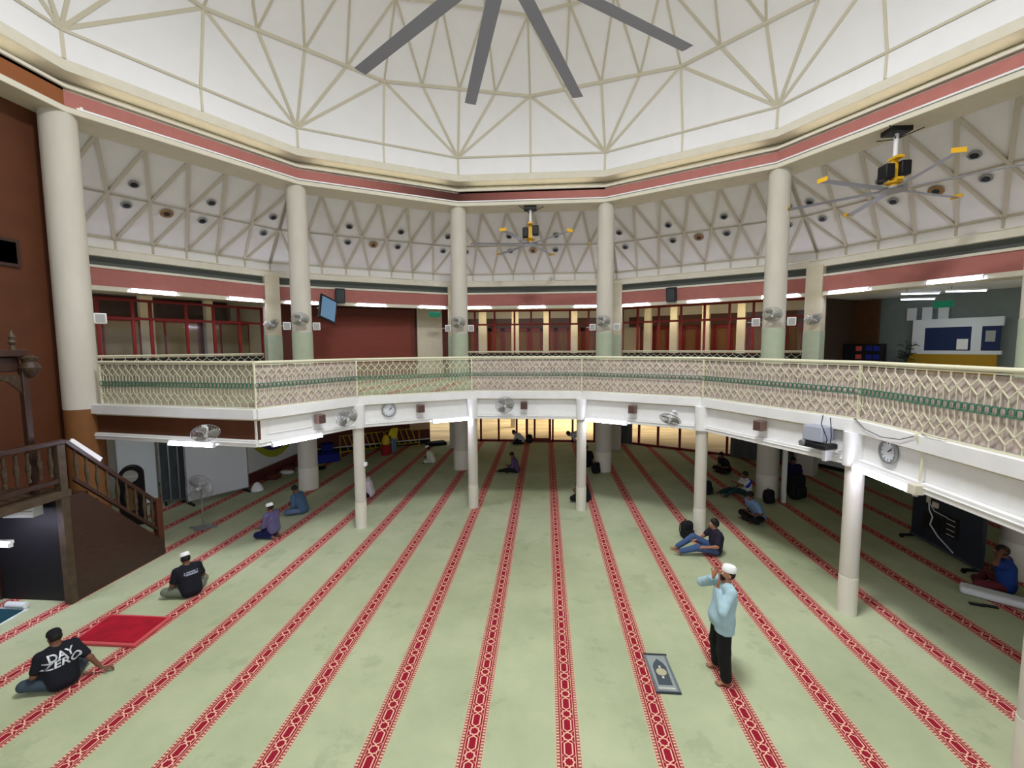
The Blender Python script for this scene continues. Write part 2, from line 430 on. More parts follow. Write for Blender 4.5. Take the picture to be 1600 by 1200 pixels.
# aisle ceiling: sloping lattice, 6 -> 7 -> 8
ai = MB(); ar = MB()
RI, ZI, RO, ZO = 11.77, 10.40, 15.05, 8.42
RM, ZM = (RI+RO)/2, (ZI+ZO)/2
def AR(a, b, w=.09, h=.05): ar.bar(a, b, w, h, upv=(0, 0, 1))
for sg in range(-2, 6):
    base = 15
    T = [node(RI, ZI, base, sg, 6, k) for k in range(7)]; MI = [node(RM, ZM, base, sg, 7, k) for k in range(8)]; BO = [node(RO, ZO, base, sg, 8, k) for k in range(9)]
    ai.add([T[0], T[6], BO[8], BO[0]], [(0, 1, 2, 3)])
    dz = Vector((0, 0, -.03))
    for k in range(7):
        if k < 7: AR(Vector(T[k])+dz, Vector(MI[k])+dz); AR(Vector(T[k])+dz, Vector(MI[k+1])+dz)
        AR(Vector(MI[k])+dz, Vector(BO[k])+dz); AR(Vector(MI[k])+dz, Vector(BO[k+1])+dz)
        AR(Vector(MI[k])+dz, Vector(MI[k+1])+dz, .05, .03)
    AR(Vector(T[0])+dz, Vector(BO[0])+dz, .12); AR(Vector(MI[7])+dz, Vector(BO[7])+dz); 
    # upright panels
    a, b = V(RO, base+30*sg), V(RO, base+30*sg+30)
    ai.add([(*a, ZO), (*b, ZO), (*b, 8.08), (*a, 8.08)], [(0, 1, 2, 3)])
    for k in range(9): p = Vector(BO[k]); q = (Vector((CX, CY, p.z))-p).normalized()*.02; AR(p+q, p+q-Vector((0, 0, .34)), .06, .04)
    AR(Vector(BO[0])+q, Vector(BO[8])+q, .04, .05)
struct('ceiling', ai, aislew); struct('trim_27', ar, aisler)
SEC = [-15, 15, 45, 75, 105, 135, 165]
struct('trim_28', ring(MB(), [(15.0, 7.84), (15.0, 8.06), (14.94, 8.08), (14.94, 8.10), (15.2, 8.10), (15.2, 7.84)], SEC, False), cream)
struct('trim_29', ring(MB(), [(15.30, 7.5), (15.30, 7.86), (15.4, 7.86), (15.4, 7.5)], SEC, False), louv)
struct('trim_30', ring(MB(), [(14.98, 7.47), (14.98, 7.55), (15.3, 7.55), (15.3, 7.47)], SEC, False), cream)
struct('trim_31', ring(MB(), [(15.03, 6.92), (15.03, 7.48), (15.25, 7.48), (15.25, 6.92)], SEC, False), red)
struct('trim_32', ring(MB(), [(14.97, 6.78), (14.97, 6.92), (15.27, 6.92), (15.27, 6.78)], SEC, False), cream)
struct('ceiling', ring(MB(), [(15.25, 6.90), (15.25, 7.0), (17.2, 7.0), (17.2, 6.90)], SEC, False), creamdk)

# ------------------------------------------------------------ columns
def big_column(a, label):
    x, y = V(11.04, a)
    t = thing('column', label, 'column', (x, y, 0), 0, None)
    if a == 165:
        MB().lathe([(0, 0), (.34, 0), (.34, 3.52), (0, 3.52)], n=40).build('shaft_base', ochre, t)
        MB().lathe([(0, 3.52), (.345, 3.52), (.335, 10.34), (0, 10.34)], n=40).build('shaft', colb, t)
    else:
        MB().lathe([(0, 0), (.33, 0), (.33, .78), (0, .78)], n=40).build('shaft_base', colw, t)
        MB().lathe([(0, .78), (.322, .78), (.322, 3.36), (0, 3.36)], n=40).build('lower_shaft', colb, t)
        MB().lathe([(0, 3.36), (.33, 3.36), (.33, 5.48), (0, 5.48)], n=40).build('green_dado', colg, t)
        MB().lathe([(0, 5.48), (.322, 5.48), (.322, 7.15), (.326, 7.15), (.326, 7.17), (.318, 7.17), (.31, 10.34), (0, 10.34)], n=40).build('shaft', colb, t)
    return t
for a, l in ((165, 'tall beige round column with ochre foot beside the brown wall'), (135, 'tall beige round column nearest the stair side, left of the shutter'),
             (105, 'tall beige round column left of centre, right of the maroon shutter'), (75, 'tall beige round column right of centre between two window bays'),
             (45, 'tall beige round column at the right, nearest the dark side room'), (15, 'tall beige round column standing outside the right edge of view')):
    big_column(a, l)
SM = ['slim round column under the gallery with a small white box on its side', 'slim round column under the gallery, left one of the middle pair', 'slim round column under the gallery, right one of the middle pair',
      'slim round column under the gallery with backpack leaning on its foot', 'slim round column under the gallery below the projector', 'slim round column cut off at the bottom right corner']
for i in range(6):
    x, y = GP[i+2]; a, b, c = [Vector(GP[j]) for j in (i+1, i+2, i+3)]
    t = thing('column', SM[i], 'column', (x, y, 0))
    MB().lathe([(0, 0), (.155, 0), (.155, .72), (0, .72)], n=28).build('shaft_base', colw, t)
    MB().lathe([(0, .72), (.148, .72), (.148, 2.79), (0, 2.79)], n=28).build('shaft', colb, t)
    inn = ((a-b).normalized()+(c-b).normalized()).normalized()*.05
    MB().lathe([(0, 2.79), (.16, 2.79), (.16, 3.40), (0, 3.40)], n=28, c=(inn.x, inn.y, 0)).build('pilaster', white, t)
for a, l in ((135, 'square grey outer column behind the tall column left of the shutter'), (105, 'square grey outer column right of the maroon shutter'), (75, 'square grey outer column between the two window bays'),
             (45, 'square grey outer column with dark fan beside the side room'), (165, 'square grey outer column hidden by the brown wall end')):
    x, y = V(15.1, a)
    t = thing('square_column', l, 'column', (x, y, 0), rad(a))
    MB().box((0, 0, 1.68), (.62, .55, 3.36)).build('lower_shaft', colb, t)
    MB().box((0, 0, 4.55), (.62, .55, 1.86)).build('green_dado', colg, t)
    MB().box((0, 0, 6.69), (.60, .53, 2.42)).build('shaft', creamdk, t)

# ------------------------------------------------------------ railings
def lattice(L, H=1.0, s=.2, net=None, band=True, parent=None):
    n = max(4, round(L/s)); s = L/n; lt = MB(); w = .0135
    z0, z1, z2, z3 = H-.03, H-.11, H-.215, H-.32
    y0, y1, y2, y3 = .02, .12, .225, .33
    for i in range(n+1):
        x = i*s
        lt.bar((x, 0, z0), (x, 0, z1), w, w); lt.bar((x, 0, z3), (x, 0, y3), w, w); lt.bar((x, 0, y1), (x, 0, y0), w, w)
        if i < n:
            xm = x+s/2; lt.bar((xm, 0, z2), (xm, 0, y2), w*.8, w*.8)
            for (xa, za, xb, zb) in ((x, z1, xm, z2), (x+s, z1, xm, z2), (x, z3, xm, z2), (x+s, z3, xm, z2), (x, y3, xm, y2), (x+s, y3, xm, y2), (x, y1, xm, y2), (x+s, y1, xm, y2)):
                lt.bar((xa, -.004, za), (xb, -.004, zb), w, w)
    lt.bar((0, 0, y0), (L, 0, y0), .025, .025); lt.bar((0, 0, z0), (L, 0, z0), .02, .02)
    lt.build('lattice', railm, parent)
    if band:
        g = MB(); m = round(L/(s/2)); r = L/m*.6
        for i in range(m):
            cx = (i+.5)*L/m
            for k in range(6):
                a, b = 2*PI*k/6, 2*PI*(k+1)/6
                g.bar((cx+r*math.cos(a), -.014, H*.5+.01+r*math.sin(a)), (cx+r*math.cos(b), -.014, H*.5+.01+r*math.sin(b)), .016, .016)
        g.build('green_band', greenr, parent)
    if net: MB().b2(0, L, .035, .039, .04, H-.06).build('net', net, parent)
RL = ['railing bay against the tall ochre-footed column, end of the gallery', 'railing bay above the leftmost wall fan and fluorescent tube', 'railing bay above the small wall clock, shoes showing behind', 'railing bay above the middle wall fan',
      'railing bay above the tube right of the middle pair of slim columns', 'railing bay left of the projector', 'railing bay nearest the camera at right with the large clock below', 'railing bay outside the right edge of view']
for i in range(len(GP)-2):
    a, b = Vector(GP[i]), Vector(GP[i+1]); d = b-a; L = d.length
    if i == 0: a = a+d*.075; L *= .925
    t = thing('gallery_railing', 'cream lattice '+RL[i], 'railing', (a.x, a.y, ZD), math.atan2(d.y, d.x), 'railings along the gallery edge')
    lattice(L, 1.0, net=netc if i == 2 else (neth if i == 0 else netm), parent=t)
    MB().tube((-.0, 0, 1.02), (L, 0, 1.02), .034, n=12).build('handrail', railm, t)
    MB().b2(-.02, .02, -.02, .02, 0, 1.0).build('post', railm, t)
    if i == 6: MB().b2(L-.02, L+.02, -.02, .02, 0, 1.0).build('post', railm, t)
for a, l in ((150, 'outer rail in front of the cream wall panels at left'), (90, 'outer rail in front of the middle red windows'), (60, 'outer rail in front of the right red windows')):
    L = 7.6; p = side(15.75, a, -L/2, ZD)
    t = thing('outer_railing', 'dark lattice '+l, 'railing', p, srot(a), 'railings before the outer windows')
    lattice(L, 1.08, s=.3, band=False, parent=t)
    MB().tube((0, 0, 1.1), (L, 0, 1.1), .03, n=8).build('handrail', railm, t)
    MB().b2(0, L, .05, .06, 0, 1.0).build('backing', dark, t)

# ------------------------------------------------------------ outer walls
RW = 16.57; HW = 2*RW*math.sin(rad(15))
def wall(name, a, s0, s1, z0, z1, m, R=RW, off=0, th=.15):
    o = struct(name, MB().b2(s0, s1, 0, th, z0, z1), m); p = side(R, a, 0, 0, off); o.location = p; o.rotation_euler = (0, 0, srot(a)); return o
hw = HW/2
# upper storey, shutter bay (120)
wall('wall_back_left', 120, -hw, hw, 3.4, 7.0, maroon2, off=.12)
sh = MB()
for k in range(26): sh.b2(-2.3, 2.25, -.02, .02, ZD+k*.108, ZD+.1+k*.108)
t = thing('roller_shutter', 'large maroon slatted roller shutter on the upper gallery', 'shutter', side(RW, 120, -.1, 0, -.05), srot(120))
sh.build('slats', maroon, t); MB().b2(-2.45, -2.3, -.06, .06, ZD, 6.75).build('guide_rail', maroon2, t); MB().b2(2.25, 2.4, -.06, .06, ZD, 6.75).build('guide_rail', maroon2, t)
MB().b2(-2.45, 2.4, -.12, .1, 6.42, 6.8).build('shutter_box', maroon2, t)
wall('wall_back_left', 120, 2.45, 3.75, ZD, 6.9, creamdk, off=-.02, th=.1)
# windows of the upper storey
WN = [0]
def window(a, mull, z0, ztr, z1, s0, s1, kind='glass'):
    WN[0] += 1
    root = bpy.data.objects.new('window_%d' % WN[0], None); COL.objects.link(root); root['kind'] = 'structure'
    root.location = side(RW, a, 0, 0); root.rotation_euler = (0, 0, srot(a))
    f = MB()
    for s in mull: f.b2(s-.045, s+.045, -.05, .05, z0, z1)
    for z in (z0, ztr, z1): f.b2(s0, s1, -.055, .055, z-.045, z+.045)
    f.build('window_frame', redf, root)
    MB().b2(s0, s1, -.004, .004, z0, z1).build('pane', glass, root)
    return root
FR = lambda f: (f-.5)*HW
window(90, [FR(x) for x in (.02, .14, .26, .38, .48, .59, .71, .82, .94, .99)], ZD+.1, 6.10, 6.80, -hw, hw)
window(60, [FR(x) for x in (.02, .11, .23, .35, .47, .59, .70, .82, .93)], ZD+.1, 6.13, 6.84, -hw, hw)
window(150, [FR(x) for x in (.36, .47, .53, .66, .77, .88, .99)], ZD+.1, 6.02, 6.66, FR(.30), hw)
# corridor beyond the windows
def corridor(a, cols, dark_top=False):
    o = struct('wall_corridor', MB().b2(-hw-1, hw+1, 0, .2, 3.3, 7.2), brown if a == 150 else cream); o.location = side(RW, a, 0, 0, 3.4); o.rotation_euler = (0, 0, srot(a))
    c = struct('ceiling', MB().b2(-hw-1, hw+1, .1, 3.6, 7.1, 7.2), cream); c.location = side(RW, a, 0, 0); c.rotation_euler = (0, 0, srot(a))
    fl = struct('floor', MB().b2(-hw-.4, hw+.4, .1, 3.6, 3.3, 3.5), creamdk); fl.location = side(RW, a, 0, 0); fl.rotation_euler = (0, 0, srot(a))
    for s0, s1 in cols:
        k = thing('corridor_pillar', 'cream square pillar lit warm behind the upper windows', 'pillar', side(RW, a, (FR(s0)+FR(s1))/2*1.06, 3.5, 1.5), srot(a), 'cream pillars in the corridor beyond the windows')
        MB().box((0, 0, 1.32), ((s1-s0)*HW+.06, .3, 2.64)).build('shaft', cream, k)
        MB().box((0, 0, 3.1), ((s1-s0)*HW+.02, .28, .94)).build('upper_shaft', creamdk, k)
    o = struct('wall_corridor', MB().b2(-hw-.6, hw+.6, 0, .1, 6.05, 6.95 if a == 150 else 6.6), mat('dark_interior_brown', (84, 56, 44), .7)); o.location = side(RW, a, 0, 0, 3.1); o.rotation_euler = (0, 0, srot(a))  # brown strip stands in for the dark interior above the transom
    # inner timber frames with curtains
    n = 11
    for k in range(n):
        s = -hw+(k+.5)*2*hw/n; w_ = 2*hw/n-.02
        if a == 150: continue
        root = thing('curtained_frame', 'red timber frame with brown curtain beyond the corridor pillars', 'window frame', side(RW, a, s, 3.5, 3.2), srot(a), 'curtained frames beyond the corridor')
        MB().b2(-w_/2, -w_/2+.12, 0, .15, 0, 3.0).b2(w_/2-.12, w_/2, 0, .15, 0, 3.0).b2(-w_/2, w_/2, 0, .15, 2.35, 2.7).b2(-w_/2, w_/2, 0, .15, 0, .3).build('frame', redf, root)
        c = MB(); m_ = 14
        for j in range(m_):
            x0 = -w_/2+.12+(w_-.24)*j/m_; x1 = -w_/2+.12+(w_-.24)*(j+1)/m_; y0 = .05+.03*(j % 2); y1 = .05+.03*((j+1) % 2)
            c.add([(x0, y0, .2), (x1, y1, .2), (x1, y1, 2.4), (x0, y0, 2.4)], [(0, 1, 2, 3)])
        c.build('curtain', curt, root)
corridor(90, [(.16, .205), (.36, .40), (.55, .585), (.715, .75), (.9, .93)])
corridor(60, [(.12, .155), (.265, .30), (.43, .465), (.60, .635), (.78, .81)])
corridor(150, [(.33, .375), (.54, .585), (.785, .815)])
o = struct('wall_corridor', MB().b2(hw+.02, hw+.15, .1, 3.6, 3.3, 7.2), creamdk); o.location = side(RW, 150, 0, 0); o.rotation_euler = (0, 0, srot(150))
# inner faces of the left corridor: cream panels with red frames
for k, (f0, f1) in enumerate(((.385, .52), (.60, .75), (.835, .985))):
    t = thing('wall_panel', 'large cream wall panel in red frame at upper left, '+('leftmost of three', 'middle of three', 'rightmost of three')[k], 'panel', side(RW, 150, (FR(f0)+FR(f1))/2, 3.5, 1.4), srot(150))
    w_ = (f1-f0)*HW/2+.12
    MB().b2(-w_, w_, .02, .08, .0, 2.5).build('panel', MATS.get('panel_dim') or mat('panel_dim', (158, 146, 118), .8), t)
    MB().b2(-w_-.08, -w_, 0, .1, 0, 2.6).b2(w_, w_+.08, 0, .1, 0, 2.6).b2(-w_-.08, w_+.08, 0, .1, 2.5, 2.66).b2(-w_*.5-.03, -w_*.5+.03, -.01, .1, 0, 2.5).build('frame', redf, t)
# lower storey walls
wall('wall_back_left', 120, -hw, 3.0, 0, 3.36, maroon2)
struct('baseboard_back', MB().b2(-hw, 3.0, -.05, 0, .22, .27), white).location = (0, 0, 0)
o = bpy.data.objects['baseboard_back']; o.location = side(RW, 120, 0, 0); o.rotation_euler = (0, 0, srot(120))
o = struct('baseboard_back', MB().b2(-hw, 3.0, -.03, 0, 0, .22), dark); o.location = side(RW, 120, 0, 0); o.rotation_euler = (0, 0, srot(120))
wall('wall_left', 150, -hw, hw, 0, 3.36, white)
wall('wall_right', 30, -hw, hw, 0, 3.36, white)
wall('wall_right', 0, -hw, hw, 0, 3.36, white)
o = struct('baseboard_right', MB().b2(-hw, hw, -.03, 0, 0, .14), dark); o.location = side(RW, 30, 0, 0); o.rotation_euler = (0, 0, srot(30))
wall('wall_back_right', 60, FR(.62), hw, 0, 3.36, white)
def lowglass(a, mull, s0, s1, door=None):
    WN[0] += 1
    root = bpy.data.objects.new('window_%d' % WN[0], None); COL.objects.link(root); root['kind'] = 'structure'
    root.location = side(RW, a, 0, 0); root.rotation_euler = (0, 0, srot(a))
    f = MB()
    for s in mull: f.b2(s-.05, s+.05, -.05, .05, 0, 3.36)
    f.b2(s0, s1, -.06, .06, 3.2, 3.36).b2(s0, s1, -.05, .05, 0, .10)
    if door is None: f.b2(s0, s1, -.05, .05, 1.28, 1.36)
    else: f.b2(s0, door[0], -.05, .05, 1.28, 1.36)
    f.build('window_frame', redf, root)
    MB().b2(s0, s1, -.004, .004, 0, 3.36).build('pane', glass, root)
    if door:
        d = bpy.data.objects.new('door_1', None); COL.objects.link(d); d['kind'] = 'structure'; d.location = root.location; d.rotation_euler = root.rotation_euler
        x0, x1 = door
        MB().b2(x0, x0+.13, -.09, -.055, 0.02, 2.6).b2(x1-.13, x1, -.09, -.055, .02, 2.6).b2(x0+.13, x1-.13, -.09, -.055, .02, .2).b2(x0+.13, x1-.13, -.09, -.055, 2.45, 2.6).build('door_frame', redf, d)
        MB().b2(x0+.13, x1-.13, -.075, -.07, .2, 2.45).build('pane', glass, d)
        MB().tube((x1-.07, -.13, .9), (x1-.07, -.13, 1.15), .012).build('door_handle', greym, d)
lowglass(90, [FR(x) for x in (.0, .17, .28, .39, .50)]+[FR(.61), FR(.73), FR(.86), FR(.99)], -hw, hw, door=(FR(.445), FR(.60)))
WN[0] += 1
root = bpy.data.objects.new('window_%d' % WN[0], None); COL.objects.link(root); root['kind'] = 'structure'; root.location = side(RW, 60, 0, 0); root.rotation_euler = (0, 0, srot(60))
f = MB()
for s in (.02, .13, .24, .36, .48, .60): f.b2(FR(s)-.05, FR(s)+.05, -.05, .05, 0, 3.36)
f.b2(-hw, FR(.62), -.05, .05, 0, .1).b2(-hw, FR(.62), -.06, .06, 3.2, 3.36).build('window_frame', redf, root)
MB().b2(-hw, FR(.62), -.004, .004, 0, 3.36).build('pane', glass, root)
def curtain(a, f0, f1, label, z1=3.2, off=-.25):
    c = MB(); w_ = FR(f1)-FR(f0); n = int(w_/.07)
    for j in range(n):
        x0 = w_*j/n; x1 = w_*(j+1)/n; y0 = .035*math.sin(j*1.9); y1 = .035*math.sin((j+1)*1.9)
        c.add([(x0, y0, .04), (x1, y1, .04), (x1, y1, z1), (x0, y0, z1)], [(0, 1, 2, 3)])
        c.add([(x0, y0+.012, .04), (x1, y1+.012, .04), (x1, y1+.012, z1), (x0, y0+.012, z1)], [(3, 2, 1, 0)])
    o = c.build('curtain', curg); o.location = side(RW, a, FR(f0), 0, off); o.rotation_euler = (0, 0, srot(a)); tag(o, label, 'curtain')
curtain(60, .0, .10, 'narrow grey curtain drawn beside the tall column right of centre')
curtain(60, .62, .90, 'wide grey curtain covering the wall right of the courtyard glass')
curtain(90, .93, 1.0, 'grey curtain strip at the end of the middle glass wall')
# courtyard: pillars and steps
for k, (x, y) in enumerate(((-5.2, 26.5), (-2.0, 27.5), (-.2, 31), (3.6, 28.5))):
    o = MB().b2(-.14, .14, -.14, .14, -.06, 3.3).build('courtyard_pillar', cream); o.location = (x, y, 0)
    tag(o, 'cream pillar standing in the lit courtyard beyond the glass', 'pillar', 'courtyard pillars')
o = MB().b2(-2.6, 1.5, 0, .5, -.06, .5).build('courtyard_bench', creamdk); o.location = (-1.0, 33, 0); tag(o, 'low stone bench at the back of the courtyard', 'bench')
struct('wall_courtyard', MB().b2(-30, 30, 40, 40.3, -.3, 6), cream)

# brown qibla wall and its plaque
struct('wall_qibla', MB().b2(-11.95, -11.6, -7, 9.9, 0, 10.34), brown)
struct('wall_qibla', MB().b2(-11.95, -11.35, 9.85, 10.6, 0, 3.36), ochre)
t = thing('calligraphy_plaque', 'long dark carved wooden plaque high on the brown wall', 'plaque', (-11.6, 8.2, 7.05), PI/2)
MB().b2(-1.2, 1.02, 0, .05, -.3, .3).build('frame', wood, t); MB().b2(-1.13, .95, -.0, .065, -.23, .23).build('carved_panel', woodd, t)
t.rotation_euler = (0, 0, PI/2)
t.location = (-11.55, 8.2, 7.05)
# upper side room at right (bay 30)
def room_pt(s, y): return side(RW, 30, s, 0, y)
def rstruct(name, mbx, m):
    o = struct(name, mbx, m); o.location = side(15.3, 30, 0, 0); o.rotation_euler = (0, 0, srot(30)); return o
rstruct('ceiling', MB().b2(-5.2, 5, .1, 6.2, 6.95, 7.05), white)
rstruct('wall_side_room', MB().b2(-5.3, 5, 5.2, 5.4, 3.3, 7.0), mat('room_wall', (128, 138, 136), .7, noise=.05))
rstruct('wall_side_room', MB().b2(-5.25, -5.1, 1.6, 5.2, 3.3, 7.0), mat('room_dark', (62, 46, 34), .7))
rstruct('floor', MB().b2(-4.6, 5, .3, 5.2, 3.3, 3.6), carpet_m)
rstruct('wall_side_room', MB().b2(-5.2, -4.14, 4.7, 4.85, 3.6, 6.9), mat('room_brown', (86, 54, 28), .7, noise=.1))

# ------------------------------------------------------------ lights on the upper beam and gallery
def mk_tube():
    t = thing('fluorescent_light', '', 'light')
    MB().tube((-.6, -.03, -.035), (.6, -.03, -.035), .028, n=10).build('tube', tube_m, t)
    MB().b2(-.64, .64, -.03, .03, -.012, .05).build('batten', whitep, t, .005)
    MB().b2(-.64, -.61, -.05, .01, -.07, 0).b2(.61, .64, -.05, .01, -.07, 0).build('lampholder', whitep, t)
    return t
tube = placer(mk_tube)
HS = 2*15.0*math.sin(rad(15))
NM = {150: 'cream panel bay at left', 120: 'maroon shutter bay', 90: 'middle window bay', 60: 'right window bay', 30: 'side room bay'}
for a, fs in ((150, (.14, .49, .865)), (120, (.145, .505, .86)), (90, (.155, .49, .825)), (60, (.125, .495, .855)), (30, (.15, .51, .87))):
    for k, f_ in enumerate(fs):
        tube(side(14.97, a, (f_-.5)*HS, 6.87, -.06), srot(a), ('left', 'middle', 'right')[k]+' fluorescent tube on the rose beam of the '+NM[a], 'fluorescent tubes on the upper rose beam')
def on_bay(i, f, z, off=-.12):
    a, b = Vector(GP[i]), Vector(GP[i+1]); d = b-a; n = Vector((-d.y, d.x)).normalized(); p = a+d*f+n*off
    return (p.x, p.y, z), math.atan2(d.y, d.x)
for i, f_, l in ((0, .65, 'fluorescent tube under the brown fascia beside the wall fan'), (1, .32, 'fluorescent tube under the leftmost white fascia bay'), (2, .80, 'fluorescent tube under the fascia right of the small clock'),
                 (4, .24, 'fluorescent tube under the fascia right of the middle slim columns'), (6, .25, 'fluorescent tube under the fascia below the large clock')):
    p, r = on_bay(i, f_, 2.82); tube(p, r, l, 'fluorescent tubes under the gallery fascia')

# loudspeakers: brown boxes on fascia, white boxes on columns
def mk_brown():
    t = thing('wall_speaker', '', 'speaker')
    MB().b2(-.10, .10, -.09, .09, -.11, .11).build('cabinet', brownp, t, .008)
    MB().b2(-.08, .08, -.097, -.088, -.09, .09).build('grille', mat('speaker_grille', (92, 70, 66), .8, noise=.3, nscale=60), t)
    MB().b2(-.03, .03, .09, .16, -.03, .03).build('bracket', greyp, t)
    return t
brownspk = placer(mk_brown)
for i, f_, l in ((1, .54, 'leftmost brown box speaker on the fascia, left of a wall fan'), (2, .51, 'brown box speaker on the fascia right of the small clock'), (3, .48, 'brown box speaker on the fascia right of the middle fan'),
                 (4, .47, 'brown box speaker on the fascia above the tube end'), (5, .49, 'brown box speaker on the fascia left of the projector')):
    p, r = on_bay(i, f_, 3.21, -.13); brownspk(p, r, l, 'brown speakers on the gallery fascia')
def mk_white():
    t = thing('column_speaker', '', 'speaker')
    MB().b2(-.12, .12, -.10, .10, -.13, .13).build('cabinet', whitep, t, .02)
    MB().b2(-.09, .09, -.108, -.099, -.10, .10).build('grille', greyp, t)
    MB().b2(-.02, .02, .10, .14, -.02, .02).build('bracket', greyp, t)
    return t
wspk = placer(mk_white)
for a, offs, nm in ((165, (.45,), 'the ochre-footed column'), (135, (-.46, .46), 'the column left of the shutter'), (105, (-.46, .44), 'the column right of the shutter'), (75, (-.46, .46), 'the column between the window bays'), (45, (-.5, .48), 'the rightmost tall column')):
    for s in offs:
        x, y = V(11.04, a); d = Vector((x, y, 0)).normalized(); r = Vector((d.y, -d.x, 0)); p = Vector((x, y, 5.7))+r*s
        o = wspk((p.x, p.y, p.z), math.atan2(r.y, r.x), 'small white box speaker on the '+('left' if s < 0 else 'right')+' of '+nm, 'white speakers on the tall columns')
        b = MB().bar((-s*.15, .02, 0), (-s*.55 if abs(s) > .3 else 0, .02, 0), .03, .03); b.build('arm', greyp, o)

# wall fans
def fan_head(t, R=.27, guard_m=None, spokes=28, y0=0):
    """axis along -y, centre at origin"""
    gm = guard_m or greym
    g = MB()
    for rr, yy in ((R, -.0), (R*.8, -.055), (R*.55, -.075), (R*.3, -.085), (R*.8, .05), (R*.55, .07)):
        g.torus((0, yy+y0, 0), rr, .004 if rr < R else .007, n=28, k=4)
    for k in range(spokes):
        c, s = math.cos(2*PI*k/spokes), math.sin(2*PI*k/spokes)
        P = [(R*.12*c, -.088+y0, R*.12*s), (R*.55*c, -.075+y0, R*.55*s), (R*.85*c, -.05+y0, R*.85*s), (R*c, y0, R*s), (R*.85*c, .045+y0, R*.85*s), (R*.4*c, .075+y0, R*.4*s)]
        for a, b in zip(P, P[1:]): g.bar(a, b, .004, .004)
    g.build('guard', gm, t)
    b = MB()
    for k in range(3):
        t0 = 2*PI*k/3
        pts = []
        for i in range(7):
            u = i/6; rr = R*(.15+.75*u); wd = .55+.25*math.sin(PI*u)
            for j in range(4):
                an = t0+wd*(j/3-.5)*1.6; pts.append((rr*math.cos(an), y0-.02+.03*(j/3-.5)*2*(1-.4*u), rr*math.sin(an)))
        fs = [(i*4+j, i*4+j+1, (i+1)*4+j+1, (i+1)*4+j) for i in range(6) for j in range(3)]
        b.smooth = True; b.add(pts, fs)
    ob = b.build('blades', mat('fan_blade', (176, 176, 170), .5) if 'fan_blade' not in MATS else MATS['fan_blade'], t)
    sd = ob.modifiers.new('thick', 'SOLIDIFY'); sd.thickness = .004
    MB().lathe([(0, -.1), (.03, -.098), (.042, -.085), (.042, -.0), (0, 0)], c=(0, y0, 0), axis='y', n=16).build('hub', whitep, t)
    MB().lathe([(0, .0), (.055, .02), (.065, .06), (.06, .15), (.03, .18), (0, .185)], c=(0, y0, 0), axis='y', n=18).build('motor', whitep, t)
def mk_wfan():
    t = thing('wall_fan', '', 'fan')
    fan_head(t)
    MB().path([(0, .13, -.03), (0, .17, -.12), (0, .26, -.16)], .018).build('arm', whitep, t)
    MB().b2(-.05, .05, .26, .31, -.26, -.06).build('wall_bracket', whitep, t, .01)
    return t
wfan = placer(mk_wfan)
def tilt(p, rz, dy, label, grp, rx=0.0): return wfan(p, (rx, 0, rz+dy), label, grp)
GRPF = 'wall fans on the gallery fascia'
p, r = on_bay(0, .80, 3.13, -.40); tilt(p, r, .9, 'wall fan on the brown fascia seen from its edge', GRPF, .7)
p, r = on_bay(1, .77, 3.17, -.34); tilt(p, r, -.3, 'leftmost round wall fan on the white fascia', GRPF, .45)
p, r = on_bay(3, .31, 3.24, -.34); tilt(p, r, .25, 'middle wall fan on the fascia between the paired columns', GRPF, .35)
p, r = on_bay(4, .79, 3.06, -.40); tilt(p, r, -.2, 'wall fan on the fascia tilted down toward the floor', GRPF, .95)
for a, l in ((135, 'fan on the tall column left of the shutter'), (105, 'fan on the tall column right of the shutter'), (75, 'fan on the tall column between the window bays'), (45, 'fan on the rightmost tall column')):
    x, y = V(11.04, a); d = Vector((x, y, 0)).normalized(); p = Vector((x, y, 5.9))-d*.62+Vector((d.y, -d.x, 0))*(-.05)
    wfan((p.x, p.y, p.z), math.atan2(-d.x, d.y) if False else math.atan2(d.y, d.x)-PI/2, 'grey round '+l, 'fans on the tall columns')
for a, l in ((135, 'dark fan on the square column above the left rail end'), (45, 'dark fan on the square column beside the side room')):
    x, y = V(15.1, a); d = Vector((x, y, 0)).normalized(); p = Vector((x, y, 5.9))-d*.60
    wfan((p.x, p.y, p.z), math.atan2(d.y, d.x)-PI/2+.9, l, 'fans on the square columns')
# clocks
def mk_clock():
    t = thing('wall_clock', '', 'clock')
    MB().lathe([(0, 0), (.19, 0), (.2, -.02), (.19, -.05), (.165, -.05), (.165, -.02), (0, -.02)], axis='y', n=40).build('rim', greym, t)
    MB().lathe([(0, -.022), (.166, -.022), (.166, -.02), (0, -.02)], axis='y', n=40).build('face', clockf, t)
    m_ = MB()
    for k in range(12):
        c, s = math.sin(2*PI*k/12), math.cos(2*PI*k/12); m_.bar((c*.125, -.026, s*.125), (c*.155, -.026, s*.155), .009, .004, upv=(0, 1, 0))
    m_.build('hour_marks', blackm, t)
    MB().bar((0, -.03, 0), (.075, -.03, .045), .012, .004, upv=(0, 1, 0)).build('hour_hand', blackm, t)
    MB().bar((0, -.034, 0), (.10, -.034, .09), .008, .004, upv=(0, 1, 0)).build('minute_hand', blackm, t)
    return t
clock = placer(mk_clock)
p, r = on_bay(2, .25, 3.21, .02); clock(p, r, 'small round clock on the fascia left of a brown speaker')
p, r = on_bay(6, .24, 3.22, .02); clock(p, r, 'large round clock on the near right fascia beside the projector').scale = (1.0, 1.0, 1.0)
